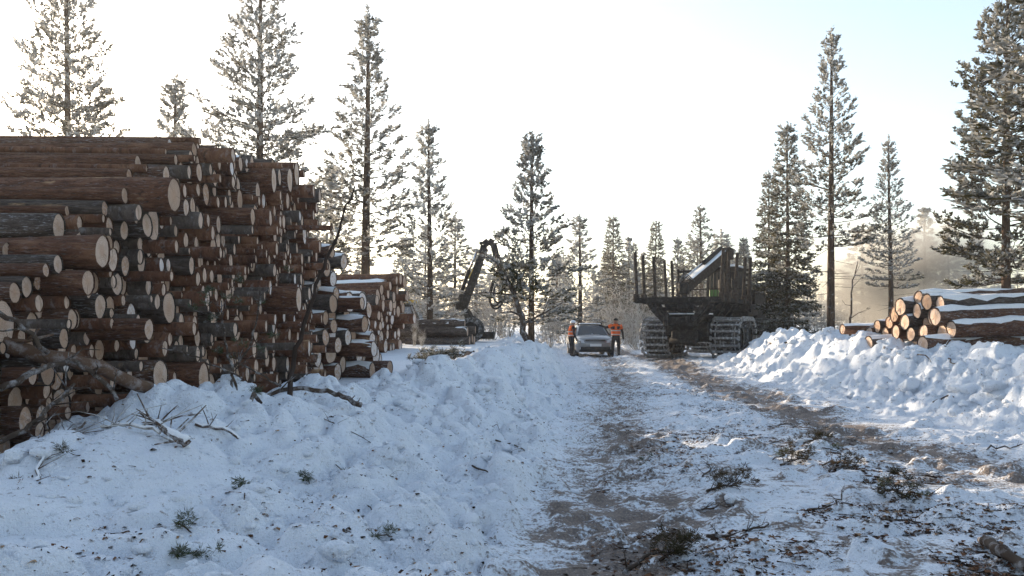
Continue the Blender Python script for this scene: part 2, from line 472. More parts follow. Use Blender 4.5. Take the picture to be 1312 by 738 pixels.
def log_proto(seed, length):
    """unit-radius log, front end at x=0, running to x=-length; y,z in radii"""
    rs = np.random.default_rng(seed); n, m = 16, 9
    th = np.arange(n) * 2 * np.pi / n
    shape = 1 + .05 * np.cos(2 * th + rs.uniform(0, 6)) + .03 * np.cos(3 * th + rs.uniform(0, 6))
    bend = rs.uniform(-1, 1, 2) * .35
    v = []
    for i in range(m):
        t = i / (m - 1); s = 1 - .18 * t
        cy, cz = bend * math.sin(t * math.pi) * .9
        rr = s * shape * (1 + rs.normal(0, .018, n))
        if i == 0: front = rr.copy()
        v.append(np.stack([np.full(n, -t * length), cy + rr * np.cos(th), cz + rr * np.sin(th)], -1))
    k0 = len(v) * n
    inner = np.stack([np.full(n, -.002), front * .94 * np.cos(th), front * .94 * np.sin(th)], -1)
    V = np.concatenate(v + [inner])
    f = []
    for i in range(m - 1):
        for k in range(n): f.append((i * n + k, (i + 1) * n + k, (i + 1) * n + (k + 1) % n, i * n + (k + 1) % n))
    for k in range(n): f.append((k, (k + 1) % n, k0 + (k + 1) % n, k0 + k))
    mb = MB(); mb.add(V.tolist(), f, True); mb.f.append(tuple((m - 1) * n + k for k in range(n))); mb.sm.append(False)
    bark = []
    for bmt in (BARK, BARKG):
        b1 = mb.mesh('log'); b1.materials.append(bmt); bark.append(b1)
    c = MB(); tilt = rs.uniform(-.02, .02, 2)
    ring1 = [(-.012, q[1], q[2]) for q in inner]; ring2 = [(-.010 + rs.normal(0, .004), q[1] * .55, q[2] * .55) for q in inner]
    c.add(ring1 + ring2 + [(-.008, 0, 0)], [(k, (k + 1) % n, n + (k + 1) % n, n + k) for k in range(n)] + [(n + k, n + (k + 1) % n, 2 * n) for k in range(n)], False)
    caps = []
    for wm in (WOOD, WOODF):
        cm = c.mesh('cut_end'); cm.materials.append(wm); caps.append(cm)
    # snow lying along the top
    sv, sf = [], []; ns = 7; ms = 22
    for i in range(ms):
        t = i / (ms - 1); x = -t * length * .99 - .01
        s = (1 - .18 * t); cy, cz = bend * math.sin(t * math.pi) * .9
        wdt = math.radians(56 + rs.normal(0, 15))
        for k in range(ns):
            q = k / (ns - 1) * 2 - 1; aang = math.pi / 2 + q * wdt
            th_ = (.20 + .09 * rs.normal()) * (1 - q * q) - .04 + .02 * rs.normal()
            if i in (0, ms - 1): th_ = min(th_, .05)
            sv.append((x, cy + (s * 1.02 + th_) * math.cos(aang), cz + (s * 1.02 + th_) * math.sin(aang)))
    for i in range(ms - 1):
        for k in range(ns - 1): sf.append((i * ns + k, i * ns + k + 1, (i + 1) * ns + k + 1, (i + 1) * ns + k))
    sb = MB(); sb.add(sv, sf, True); sm = sb.mesh('snow_cover'); sm.materials.append(LOGSNOW)
    return bark, caps, sm, length
LOGS = [log_proto(100 + i, 4.6 + .35 * (i % 4)) for i in range(12)]

def pack(u0, u1, floor, profile, rfun, rs, jit=.0):
    """let round logs settle: always the lowest free seat under the pile's outline"""
    us = np.linspace(u0, u1, 420); cu, cz, cr = [], [], []
    fl = floor(us); pr = profile(us)
    fails = 0
    while fails < 25:
        r = rfun(rs)
        h = fl + r
        if cu:
            U, Z_, R_ = np.array(cu), np.array(cz), np.array(cr)
            dd = (r + R_)[None, :] ** 2 - (us[:, None] - U[None, :]) ** 2
            hh = np.where(dd > 0, Z_[None, :] + np.sqrt(np.maximum(dd, 0)), -9)
            h = np.maximum(h, hh.max(1))
        ok = (h + r * .4 < pr) & (us > u0 + r) & (us < u1 - r)
        if not ok.any(): fails += 1; continue
        hs = np.where(ok, h - fl * .0 + rs.uniform(0, jit + 1e-6, len(us)), 1e9)
        k = int(np.argmin(hs))
        cu.append(float(us[k])); cz.append(float(h[k])); cr.append(r)
    return list(zip(cu, cz, cr))

ALL_LOGS = []     # (size on view, location, yaw, pitch, radius, proto, frost, snow, pile)
def pile(name, p0, p1, prof, floor, rfun, seed, length_sc=1.0, face=1, jx=.13, frostf=lambda u, z, rs: 0, snowf=lambda u, z, r, top, rs: 0, pitch=0., yaw=None):
    rs = np.random.default_rng(seed)
    p0, p1 = np.array(p0), np.array(p1); L = np.linalg.norm(p1 - p0); d = (p1 - p0) / L
    nrm = np.array([d[1], -d[0]]) * face          # towards the road
    pt = np.array(prof)
    prf = lambda u: np.interp(u, pt[:, 0], pt[:, 1])
    cs = pack(0, L, lambda u: np.full_like(u, floor), prf, rfun, rs, .05)
    yaw0 = math.atan2(nrm[1], nrm[0])
    if yaw is not None: yaw0 = yaw
    for (u, z, r) in cs:
        top = not any((abs(u2 - u) < r * .9) and (z2 > z + r * .6) for (u2, z2, r2) in cs)
        off = rs.normal(0, jx) + (rs.uniform(-.6, .40) if rs.random() < .22 else 0)
        if top: off = min(off, .12)
        xy = p0 + d * u + nrm * off
        dist = max(xy[1], 1.)
        fr = frostf(u, z, rs); sn = snowf(u, z, r, top, rs)
        ALL_LOGS.append(dict(size=r / dist * (1.6 if top else 1.0), loc=(xy[0], xy[1], z), yaw=yaw0 + rs.normal(0, .018), pitch=pitch + rs.normal(0, .008),
                             roll=rs.uniform(0, 6.28), r=r, L=length_sc * rs.uniform(.9, 1.08), proto=int(rs.integers(12)), frost=fr, snow=sn, pile=name, top=top, u=u, grey=int(rs.random() < (.30 if name != 'far' else .1)), h=z))
    return cs

# the tall dark pile
def rA(rs): return float(np.clip(rs.normal(.077, .026), .04, .155)) if rs.random() > .03 else .18
pile('tall', (-4.16, 4.6), (-3.34, 13.75), [(0, 1.0), (1.8, 1.72), (3.6, 2.95), (4.9, 3.60), (5.25, 3.72), (5.6, 3.58), (6.5, 3.74), (7.6, 3.95), (8.6, 3.95), (9.18, 3.65)], .38, rA, 5, yaw=.035,
     frostf=lambda u, z, rs: int(rs.random() < (.75 if (u > 6.6 and z < 2.3) else .12)),
     snowf=lambda u, z, r, top, rs: int(top and rs.random() < .06) or int(u > 7 and z < 2.2 and rs.random() < .15))
# the low pile of thick snowy logs at its far end
def rB(rs): return float(np.clip(rs.normal(.150, .028), .09, .21))
pile('thick', (-3.28, 13.95), (-2.62, 16.75), [(0, 2.85), (1.0, 2.65), (1.5, 2.2), (2.2, 1.6), (2.87, .95)], .48, rB, 9, jx=.16,
     frostf=lambda u, z, rs: int(rs.random() < .8), snowf=lambda u, z, r, top, rs: int(top or rs.random() < .6))
# the stack of thin logs beyond
def rC(rs): return float(np.clip(rs.normal(.135, .03), .08, .20))
pile('far', (-4.05, 20.3), (-3.30, 24.9), [(0, 1.3), (1.2, 1.95), (2.6, 2.5), (3.9, 2.95), (4.4, 2.9), (4.7, 1.9)], .72, rC, 12,
     frostf=lambda u, z, rs: int(rs.random() < .8 and z < 2.0), snowf=lambda u, z, r, top, rs: int(top and rs.random() < .55))
# saw logs on the right
def rD(rs): return float(np.clip(rs.normal(.165, .020), .125, .205))
pile('right', (8.95, 16.45), (8.45, 20.2), [(0, 1.6), (.5, 1.95), (1.1, 2.2), (1.9, 2.0), (2.6, 1.75), (3.8, 1.25)], .90, rD, 4, 1.35, face=1, jx=.10, pitch=0,
     frostf=lambda u, z, rs: 0, snowf=lambda u, z, r, top, rs: 1 if (top or rs.random() < .5) else 0)
for q in ALL_LOGS:
    if q['pile'] == 'right': q['yaw'] += math.pi; q['pitch'] += .02
# heap of grey logs under the crane, seen side on
for i, (x, z, r, y) in enumerate(((-1.42, .92, .16, 27.6), (-1.35, 1.0, .15, 28.0), (-1.5, 1.24, .15, 27.7), (-1.25, 1.3, .13, 28.1), (-1.6, 1.5, .14, 27.9), (-1.3, .92, .17, 28.4), (-1.9, 1.55, .11, 28.3))):
    ALL_LOGS.append(dict(size=9, loc=(x, y, z), yaw=-.12 + .05 * math.sin(i * 5), pitch=.02 * math.sin(i * 3), roll=i, r=r, L=.48 + .03 * (i % 3), proto=i, frost=0, snow=int(i in (2, 4, 6)), pile='heap', top=False, u=i, grey=1, h=z))
# three short butts sticking out of the snow
for i, (px, py, r, yaw, d) in enumerate(((577, 458, .15, -.55, 19.5), (600, 461, .19, -.7, 18.8), (624, 456, .19, -1.0, 18.6))):
    p = P(px, py, d)
    ALL_LOGS.append(dict(size=9, loc=(p.x, d, p.z), yaw=yaw, pitch=0, roll=i, r=r, L=.13, proto=3 + i, frost=0, snow=1, pile='butt', top=True, u=i, grey=0, h=p.z))

TEXT = {
 'tall': ('dark barked pine log in the tallest pile behind the snow bank', 'logs of the tallest pile'),
 'thick': ('thick snowy log in the short pile between the tallest pile and the long logs beyond', 'logs of the short snowy pile'),
 'far': ('reddish thin log in the stack beyond the short snowy pile', 'logs of the stack beyond'),
 'right': ('thick saw log under snow in the pile on top of the sunlit snow bank', 'saw logs on the sunlit bank'),
 'heap': ('grey log lying in the low heap below the black crane', 'logs of the heap below the crane'),
 'butt': ('short orange ended log butt sticking out of the snow near the leaning tree', 'log butts in the snow'),
}
def describe(q):
    th = 'thick' if q['r'] > (.105 if q['pile'] == 'tall' else .165 if q['pile'] == 'thick' else .175) else 'thin' if q['r'] < (.080 if q['pile'] == 'tall' else .13 if q['pile'] == 'thick' else .15) else 'medium'
    col = 'grey' if q['grey'] else 'reddish'
    end = 'frosty ' if q['frost'] else ''
    sn = 'snowy ' if q['snow'] else ''
    if q['pile'] == 'tall':
        row = 'on the crest' if q['top'] else 'low' if q['h'] < 1.5 else 'midway up' if q['h'] < 2.6 else 'high'
        wh = 'above the fallen limb' if q['u'] < 2.9 else 'behind the saplings' if q['u'] < 5.6 else 'near the short pile'
        prep = 'of' if q['top'] else 'in'
        if sn and end: end = ''
        if q['top']: wh = wh.replace('behind the saplings', 'behind saplings').replace('near the short pile', 'near the short one')
        return f'{th} {col} {sn}{end}log {row} {prep} the tallest pile {wh}'
    if q['pile'] == 'thick':
        row = 'at the bottom' if q['h'] < 1.05 else 'midway up' if q['h'] < 1.8 else 'near the top'
        return f'{th} {col} {sn}{end}log {row} of the short pile beside the tallest'
    if q['pile'] == 'right':
        row = 'at the bottom' if q['h'] < 1.3 else 'midway up' if q['h'] < 1.75 else 'at the top'
        side = 'road sloping end' if q['u'] > 1.9 else 'steep end'
        return f'{th} {col} {sn}saw log {row} of pile on the sunlit bank, {"back slope" if q["u"] > 1.9 else "long side"}'
    if q['pile'] == 'far':
        row = 'at the bottom' if q['h'] < 1.3 else 'midway up' if q['h'] < 2.1 else 'at the top'
        return f'{th} {col} {sn}{end}log {row} of the stack beyond the short pile'
    return None
ALL_LOGS.sort(key=lambda q: -q['size'] * (1.7 if q['pile'] in ('right', 'thick') else 1))
def log_matrix(q):
    Lz = LOGS[q['proto']][3]
    R = Matrix.Rotation(q['yaw'], 4, 'Z') @ Matrix.Rotation(q['pitch'], 4, 'Y')
    return Matrix.Translation(q['loc']) @ R @ Matrix.Diagonal((q['L'], q['r'], q['r'], 1))
def local_roll(q): return Matrix.Rotation(q['roll'], 4, 'X')
rest_v, rest_f, rest_c = [], [], []
N_SINGLE = 300
for idx, q in enumerate(ALL_LOGS):
    barks, caps, snow, L = LOGS[q['proto']]; bark = barks[q['grey']]
    M = log_matrix(q)
    if idx < N_SINGLE:
        label, group = TEXT[q['pile']]; label = describe(q) or label
        o = obj('log', bark, None, None, label=label, cat='log', group=group)
        o.matrix_world = M @ local_roll(q)
        c = obj('cut_end', caps[q['frost']], None, o)
        if q['snow']:
            s = obj('snow_cover', snow, None, o)
            s.matrix_parent_inverse = local_roll(q).inverted()
    else:
        n0 = sum(len(x) for x in rest_v)
        W = np.array(M @ local_roll(q))
        for me, mi in ((bark, 3 * q['grey']), (caps[q['frost']], 1 + q['frost'])):
            v = np.array([p.co[:] for p in me.vertices]); v = v @ W[:3, :3].T + W[:3, 3]
            n0 = sum(len(x) for x in rest_v)
            rest_v.append(v)
            for pl in me.polygons: rest_f.append(tuple(i + n0 for i in pl.vertices)); rest_c.append(mi)
if rest_v:
    me = bpy.data.meshes.new('log_pile_rest'); me.from_pydata(np.concatenate(rest_v).tolist(), [], rest_f)
    for mm in (BARK, WOOD, WOODF, BARKG): me.materials.append(mm)
    me.polygons.foreach_set('material_index', rest_c); me.polygons.foreach_set('use_smooth', [c in (0, 3) for c in rest_c]); me.update()
    obj('log_pile', me, None, None, label='remaining smaller logs wedged deep in the stacked piles', cat='logs', kind='stuff')
print('LOGS', len(ALL_LOGS), {k: sum(q['pile'] == k for q in ALL_LOGS) for k in TEXT}, {k: sum(q['pile'] == k for q in ALL_LOGS[:N_SINGLE]) for k in TEXT})
# ================================================================== trees
def needle_mat(name, green, green2, frost_col, frost_amt=1.0, trans=.4):
    m = Mat(name, .8, .15); fr = m.attr('frost'); r = m.rand()
    n = m.noise(m.pos(), 1.3, 3)
    g = m.mix(m.ramp(n, [(.35, 0.), (.65, 1.)]), green, green2)
    c = m.mix(m.math('MULTIPLY', fr, frost_amt, True), g, frost_col)
    d = m.n('ShaderNodeBsdfDiffuse'); t = m.n('ShaderNodeBsdfTranslucent'); mx = m.n('ShaderNodeMixShader', i_Fac=trans)
    m.l(c, d.inputs[0]); m.l(c, t.inputs[0]); m.l(d.outputs[0], mx.inputs[1]); m.l(t.outputs[0], mx.inputs[2]); m.l(mx.outputs[0], m.out.inputs[0])
    return m.done()
NEEDLE = needle_mat('frosted_needles', (.036, .038, .016), (.075, .062, .026), (.56, .56, .555), 1.0, .36)
NEEDLE_G = needle_mat('green_needles', (.040, .060, .022), (.075, .085, .032), (.62, .63, .64), .35)
def trunk_mat():
    m = Mat('tree_bark', .9, .1); v = m.coord()
    n = m.noise(m.map(v, (1, 1, .25)), 9, 4, .65); z = m.n('ShaderNodeSeparateXYZ'); m.l(v, z.inputs[0])
    c = m.ramp(n, [(.3, (.022, .016, .012)), (.6, (.085, .055, .038)), (.8, (.15, .10, .07))])
    f = m.noise(v, 5, 4, .7); c = m.mix(m.ramp(f, [(.58, 0.), (.7, .6)]), c, (.55, .56, .58))
    m.col(c); m.bump(n, .7, .03); return m.done()
TRUNK = trunk_mat()
def frost_twig_mat():
    m = Mat('frosted_twigs', .85, .1); v = m.pos()
    m.col(m.ramp(m.noise(v, 6, 4, .7), [(.36, (.10, .075, .055)), (.5, (.42, .40, .37)), (.7, (.70, .70, .69))])); return m.done()
FTWIG = frost_twig_mat()

class Crown:
    """triangle soup of needles with a frost value per face"""
    def __init__(s, seed): s.rs = np.random.default_rng(seed); s.p, s.d, s.l, s.fr = [], [], [], []
    def shoot(s, p, d, l, fr=0.): s.p.append(p); s.d.append(d); s.l.append(l); s.fr.append(fr)
    def mesh(s, name, K=8, nl=.12, nw=.028, frost=.5, mat=None):
        rs = s.rs; n = len(s.p)
        p = np.repeat(np.array(s.p), K, 0); d = np.repeat(np.array(s.d), K, 0); l = np.repeat(np.array(s.l), K); fb = np.repeat(np.array(s.fr), K)
        d /= np.linalg.norm(d, axis=1, keepdims=True) + 1e-9
        q = rs.normal(size=p.shape); q -= d * (q * d).sum(1, keepdims=True); q /= np.linalg.norm(q, axis=1, keepdims=True) + 1e-9
        t = rs.uniform(0, 1, len(p)); t[::K] = 1
        b = p + d * (l * t)[:, None]
        nd = d * rs.uniform(.55, 1.1, len(p))[:, None] + q * rs.uniform(.40, .75, len(p))[:, None]
        nd /= np.linalg.norm(nd, axis=1, keepdims=True)
        ln = nl * rs.uniform(.7, 1.25, len(p))
        wv = np.cross(nd, rs.normal(size=p.shape)); wv /= np.linalg.norm(wv, axis=1, keepdims=True) + 1e-9
        wv *= (nw * rs.uniform(.7, 1.3, len(p)))[:, None]
        tip = b + nd * ln[:, None]
        mid = b + nd * (ln * .45)[:, None]
        v = np.stack([b, mid + wv, tip, mid - wv], 1).reshape(-1, 3)
        f = np.arange(len(p) * 4).reshape(-1, 4)
        me = mesh_np(name, v, f, False)
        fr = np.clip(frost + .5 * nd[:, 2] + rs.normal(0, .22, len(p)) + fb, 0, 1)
        at = me.attributes.new('frost', 'FLOAT', 'FACE'); at.data.foreach_set('value', fr.astype(np.float32))
        if mat: me.materials.append(mat)
        return me

def unit(v): return v / (np.linalg.norm(v) + 1e-9)

def conifer(seed, H, W, cb, style='pine', spacing=.36, dens=1.0, frost=.35, lean=0., K=14, nl=.105, nw=.024, mat=None, per=5, top_taper=1.0):
    """unit built at real size, foot at the origin -> (trunk mesh, branch mesh, crown mesh)"""
    rs = np.random.default_rng(seed); tr, br, cr = MB(), MB(), Crown(seed + 1)
    wobx, woby = rs.normal(0, .03, 2)
    def axis(z):
        t = z / H
        return np.array([lean * z + wobx * math.sin(t * 5) * H * .1, woby * math.sin(t * 4 + 1) * H * .1, z])
    r0 = .0078 * H + .02
    zs = np.linspace(0, H * .985, 14)
    tr.tube([axis(z) - np.array([0, 0, .25 if i == 0 else 0]) for i, z in enumerate(zs)], [r0 * (1 - (z / H)) ** .75 + .012 for z in zs], 9)
    for z in np.arange(H * .86, H, .16): cr.shoot(axis(z), np.array([0, 0, 1.]) + rs.normal(0, .12, 3), .22)
    z = cb * H
    # a few dead stubs below the crown
    for i in range(int(8 + H)):
        zz = rs.uniform(.12, cb + .15) * H; az = rs.uniform(0, 6.28); L = rs.uniform(.2, .9) * min(W, 1.6)
        a0 = axis(zz); dd = np.array([math.cos(az), math.sin(az), rs.uniform(-.35, .25)])
        br.tube([a0, a0 + dd * L * .5 + [0, 0, -.03], a0 + dd * L + [0, 0, -.06]], [.013, .009, .004], 4, cap=False)
    while z < H * .955:
        t = (z - cb * H) / (H - cb * H)
        prof = (1 - t) ** top_taper * min(1., .62 + 1.6 * t)
        nb = per + int(rs.integers(-1, 2))
        az0 = rs.uniform(0, 6.28)
        for k in range(nb):
            az = az0 + k * 2 * math.pi / nb + rs.normal(0, .22)
            L = max(.18, W * prof * rs.uniform(.62, 1.18))
            if style == 'pine':
                el = math.radians(-6 + 62 * t ** .9 + rs.normal(0, 8)); curl = math.radians(40 - 15 * t)
            else:
                el = math.radians(-22 + 62 * t ** 1.6 + rs.normal(0, 6)); curl = math.radians(22)
            a0 = axis(z + rs.normal(0, .06)); pts = [a0]; dirs = []
            ns = 6; h = np.array([math.cos(az), math.sin(az)])
            azk = 0
            for s in range(ns):
                q = (s + .5) / ns; e_ = el + curl * q * q
                azk += rs.normal(0, .06); hh = np.array([math.cos(az + azk), math.sin(az + azk)])
                dv = np.array([hh[0] * math.cos(e_), hh[1] * math.cos(e_), math.sin(e_)]); dirs.append(dv)
                pts.append(pts[-1] + dv * L / ns)
            rb = .007 + .011 * L
            br.tube(pts, [rb * (1 - .8 * i / ns) for i in range(ns + 1)], 4, cap=False)
            pa = np.array(pts)
            step = (.17 if style == 'pine' else .125) / dens
            s = .22 if style == 'pine' else .1
            side = 1
            clump = rs.uniform(-.15, .25)
            while s < 1.0:
                i = min(int(s * ns), ns - 1); p = pa[i] + (pa[i + 1] - pa[i]) * (s * ns - i); dv = dirs[i]
                LL = (.16 + .42 * L * (1 - s) ** .7 * (1 if s > .25 else .6)) * rs.uniform(.6, 1.15)
                sd = unit(np.cross(dv, [0, 0, 1.])) * side; side = -side
                ld = unit(dv * .75 + sd * .8 + np.array([0, 0, (.12 if style == 'pine' else -.16) + rs.normal(0, .14)]))
                e2 = p + ld * LL + np.array([0, 0, .06 * LL])
                if LL > .22: br.tube([p, e2], [.006, .003], 3, cap=False)
                m = max(1, int(LL / (.15 if style == 'pine' else .115) * dens))
                for j in range(m):
                    f = (j + rs.uniform(.3, 1)) / m
                    if f < .25 and style == 'pine' and m > 2: continue
                    sp = p + (e2 - p) * f
                    cr.shoot(sp, ld * .9 + np.array([0, 0, .42 if style == 'pine' else .05]) + rs.normal(0, .28, 3), .20, clump)
                    if LL > .4 and rs.random() < .6:
                        sd2 = unit(np.cross(ld, [0, 0, 1.])) * rs.choice([-1, 1])
                        sub = unit(ld + sd2 * .9); LS = LL * .35 * (1 - f * .5)
                        for g in (.45, 1.0): cr.shoot(sp + sub * LS * g, sub + rs.normal(0, .25, 3) + [0, 0, .35 if style == 'pine' else 0], .19, clump)
                s += step / max(L, .3) * rs.uniform(.7, 1.3)
            for g in (.86, .93, 1.0):
                i = min(int(g * ns), ns - 1); cr.shoot(pa[i] + (pa[i + 1] - pa[i]) * (g * ns - i), dirs[-1] + rs.normal(0, .15, 3), .24, clump)
        z += spacing * rs.uniform(.8, 1.2) * (1 - .12 * t)
    tm, bm_ = tr.mesh('trunk'), br.mesh('branches'); tm.materials.append(TRUNK); bm_.materials.append(TRUNK)
    cm = cr.mesh('crown', K, nl, nw, frost, mat or NEEDLE)
    return dict(H=H, W=W, trunk=tm, branches=bm_, crown=cm, n=len(cm.polygons))

PINE = {
 'slender': conifer(11, 11.5, 1.55, .26, spacing=.42, dens=.95, frost=.20),
 'slender2': conifer(17, 11.0, 1.65, .30, spacing=.42, dens=.9, frost=.16),
 'broad': conifer(23, 12.5, 2.35, .22, spacing=.48, dens=.95, top_taper=.85, frost=.22),
 'young': conifer(31, 6.6, 1.35, .14, spacing=.33, dens=1.0, frost=.10, mat=None),
 'big': conifer(41, 11.5, 2.6, .16, spacing=.40, dens=1.0, frost=-.08, nl=.115, nw=.028),
 'spruce': conifer(53, 8.5, 1.45, .06, style='spruce', spacing=.27, dens=1.0, frost=.12, K=13),
 'thin': conifer(61, 7.5, 1.15, .12, spacing=.36, dens=.85, frost=.30),
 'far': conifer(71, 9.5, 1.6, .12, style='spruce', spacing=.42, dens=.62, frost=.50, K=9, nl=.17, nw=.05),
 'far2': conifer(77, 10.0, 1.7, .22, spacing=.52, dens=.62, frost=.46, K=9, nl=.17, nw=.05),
}
print('TREES', {k: v['n'] for k, v in PINE.items()})

def tree(kind, px, py_top, d, half_px=None, base=None, rz=0., label='', group=None, name='pine_tree', lean=(0, 0)):
    pr = PINE[kind]; X = (px - CX) / FPX * d
    zb = ground_z(X, d) if base is None else base
    ztop = CAM_H + (HY - py_top) / FPX * d
    s = (ztop - zb) / pr['H']
    sw = s if half_px is None else 1.42 * half_px / FPX * d / pr['W']
    t = empty(name, (X, d, zb), rz, label=label, cat='tree', group=group)
    t.rotation_euler = (lean[0], lean[1], rz); t.scale = (sw, sw, s)
    for k in ('trunk', 'branches', 'crown'): obj(k, pr[k], None, t)
    return t
T = tree
T('broad', 86, -110, 27, 80, rz=.3, label='tall frosted pine rising behind the near end of the tallest log pile')
T('thin', 225, 102, 31, 50, rz=1.2, label='small frosted pine top showing above the tallest log pile between two big pines')
T('broad', 333, -70, 25.5, 88, rz=2.2, label='broad frosted pine rising behind the far end of the tallest log pile')
T('slender', 470, 16, 28, 62, rz=.9, label='tall slender pine behind the stack of reddish logs')
T('far2', 425, 215, 36, 45, rz=2.0, label='pale frosted pine crowded behind the foot of the tall slender pine', group=None)
T('thin', 550, 158, 31, 40, rz=2.9, label='narrow frosted pine just behind the yellow topped cab')
T('far', 583, 275, 40, 30, rz=.4, label='hazy frosted spruce behind the black crane')
T('young', 681, 174, 23.2, 52, rz=1.5, label='bushy conical pine standing on the snow bank beside the leaning stem')
T('thin', 743, 276, 46, 32, rz=3.3, label='frosted pine behind the parked car')
T('spruce', 786, 278, 56, 24, rz=.8, label='frosted spruce behind the man in the orange jacket')
T('spruce', 812, 312, 60, 17, rz=1.9, label='small frosted spruce behind the outermost stake of the forwarder')
T('spruce', 840, 284, 55, 20, rz=4.1, label='pointed frosted spruce behind the row of stakes')
T('thin', 868, 306, 52, 20, rz=5.0, label='small frosted pine behind the forwarder headboard')
T('slender2', 898, 264, 50, 36, rz=.5, label='broad topped frosted pine behind the forwarder crane')
T('spruce', 953, 305, 48, 18, rz=2.5, label='small spruce beyond the forwarder stakes next to the dense spruces')
T('spruce', 985, 222, 37, 26, rz=3.1, label='shorter of two dense dark spruces beside the forwarder')
T('spruce', 1009, 160, 32, 35, rz=.2, label='taller of two dense dark spruces beside the forwarder')
T('slender2', 1065, 40, 27.5, 52, rz=1.1, label='tallest straight pine behind the sunlit snow bank')
T('slender', 1140, 178, 33, 33, rz=4.4, label='thin pine standing in the drifting sunlit mist')
T('big', 1290, -70, 23, 92, rz=.7, label='huge dark green pine behind the snow covered saw logs')
T('slender2', 1392, -190, 15.5, 150, rz=3.6, base=.8, label='near pine whose branches reach in above the huge dark pine')
# the hazy wood behind
def wood_label(px, kind):
    w_ = 'the log stacks' if px < 530 else 'the black crane' if px < 650 else 'the conical pine' if px < 720 else 'the parked car' if px < 800 else 'the forwarder' if px < 970 else 'the dense dark spruces' if px < 1050 else 'the tallest straight pine' if px < 1110 else 'the drifting mist' if px < 1230 else 'the huge dark pine'
    return ('dense frosted spruce' if kind == 'far' else 'open frosted pine') + ' in the hazy wood behind ' + w_
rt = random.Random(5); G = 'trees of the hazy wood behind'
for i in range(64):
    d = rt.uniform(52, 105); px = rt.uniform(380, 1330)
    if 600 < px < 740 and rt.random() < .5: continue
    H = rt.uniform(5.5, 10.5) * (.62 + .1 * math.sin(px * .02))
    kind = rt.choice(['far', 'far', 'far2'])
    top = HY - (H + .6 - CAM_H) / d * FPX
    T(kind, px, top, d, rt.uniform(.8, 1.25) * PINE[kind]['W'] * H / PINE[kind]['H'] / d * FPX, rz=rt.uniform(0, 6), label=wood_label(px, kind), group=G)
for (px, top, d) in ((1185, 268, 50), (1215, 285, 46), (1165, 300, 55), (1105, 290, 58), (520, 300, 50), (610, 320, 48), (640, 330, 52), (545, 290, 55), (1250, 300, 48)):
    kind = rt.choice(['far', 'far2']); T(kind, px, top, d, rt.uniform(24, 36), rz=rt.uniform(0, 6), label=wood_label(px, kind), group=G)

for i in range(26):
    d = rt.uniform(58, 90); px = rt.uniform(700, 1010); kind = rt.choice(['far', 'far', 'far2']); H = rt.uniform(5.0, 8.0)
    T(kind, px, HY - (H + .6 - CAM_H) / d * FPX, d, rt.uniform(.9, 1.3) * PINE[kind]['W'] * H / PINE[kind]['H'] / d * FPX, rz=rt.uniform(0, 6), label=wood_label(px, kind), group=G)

# frosted leafless bushes along the edge of the wood
def bush_mesh(seed, H=2.6, W=1.5, n=26):
    rs = np.random.default_rng(seed); mb = MB()
    def grow(p, d, L, r, lev):
        k = 4; pts = [p]
        for i in range(k):
            d = unit(d + rs.normal(0, .16, 3) + [0, 0, .05]); pts.append(pts[-1] + d * L / k)
        mb.tube(pts, [r * (1 - .7 * i / k) for i in range(k + 1)], 3, cap=False)
        if lev < 2:
            for i in range(6 if lev == 0 else 6):
                j = rs.integers(1, k + 1); nd = unit(d + rs.normal(0, .75, 3)); grow(pts[j], nd, L * rs.uniform(.3, .55), r * .55, lev + 1)
    for i in range(n):
        az = rs.uniform(0, 6.28); q = rs.uniform(0, .9)
        grow(np.array([math.cos(az) * .3, math.sin(az) * .3, -.1]), unit(np.array([math.cos(az) * q * W / H, math.sin(az) * q * W / H, 1.])), H * rs.uniform(.5, 1), .020, 0)
    me = mb.mesh('twigs'); me.materials.append(FTWIG); return me
BUSH = [bush_mesh(3), bush_mesh(8, 2.2, 1.9)]
for i, (px, d, s) in enumerate(((700, 47, .9), (722, 50, 1.1), (800, 49, 1.3), (822, 46, 1.2), (845, 48, 1.0), (775, 52, 1.2), (905, 49, .9), (945, 46, .8), (560, 36, .8), (590, 38, .9), (625, 36, .9), (650, 40, 1.0), (535, 38, .9), (1130, 40, .9), (1085, 44, 1.0), (1200, 38, 1.0), (1160, 44, 1.1), (980, 44, .9), (470, 33, 1.0), (505, 36, 1.1), (1040, 45, 1.1), (1240, 36, 1.1), (755, 53, 1.2), (870, 50, 1.0))):
    X = (px - CX) / FPX * d
    o = obj('frosted_bush', BUSH[i % 2], None, None, label='leafless frost whitened bush at the wood edge behind ' + wood_label(px, 'far').split('wood behind ')[1], cat='bush', group='frosted bushes')
    o.location = (X, d, ground_z(X, d)); o.rotation_euler.z = i * 1.7; o.scale = (s, s, s)
# ================================================================== machines
def plain(name, col, rough=.5, spec=.4, metal=0., dirt=.0, frost=0.):
    m = Mat(name, rough, spec); m.b.inputs['Metallic'].default_value = metal
    c = col
    if dirt or frost:
        p = m.pos(); n = m.noise(p, 6, 5, .65)
        if dirt: c = m.mix(m.ramp(n, [(.4, 0.), (.68, dirt)]), c, (.16, .13, .10))
        if frost: c = m.mix(m.ramp(m.noise(p, 11, 4, .7), [(.5, 0.), (.66, frost)]), c, (.72, .74, .77))
        m.bump(n, .15, .01)
    m.col(c); return m.done()
STEEL = plain('dark_painted_steel', (.009, .008, .008), .8, .12, 0, .14, .06)
STAKE = plain('worn_stake_steel', (.026, .019, .015), .8, .12, 0, .25, .05)
TRACKM = plain('track_steel', (.22, .21, .20), .6, .4, .2, .4, .7)
RUBBER = plain('rubber', (.022, .021, .021), .8, .2, 0, .5, .35)
BLACK = plain('black_steel', (.010, .009, .009), .7, .2, 0, .2, .05)
GREENP = plain('green_paint', (.06, .20, .035), .4, .5)
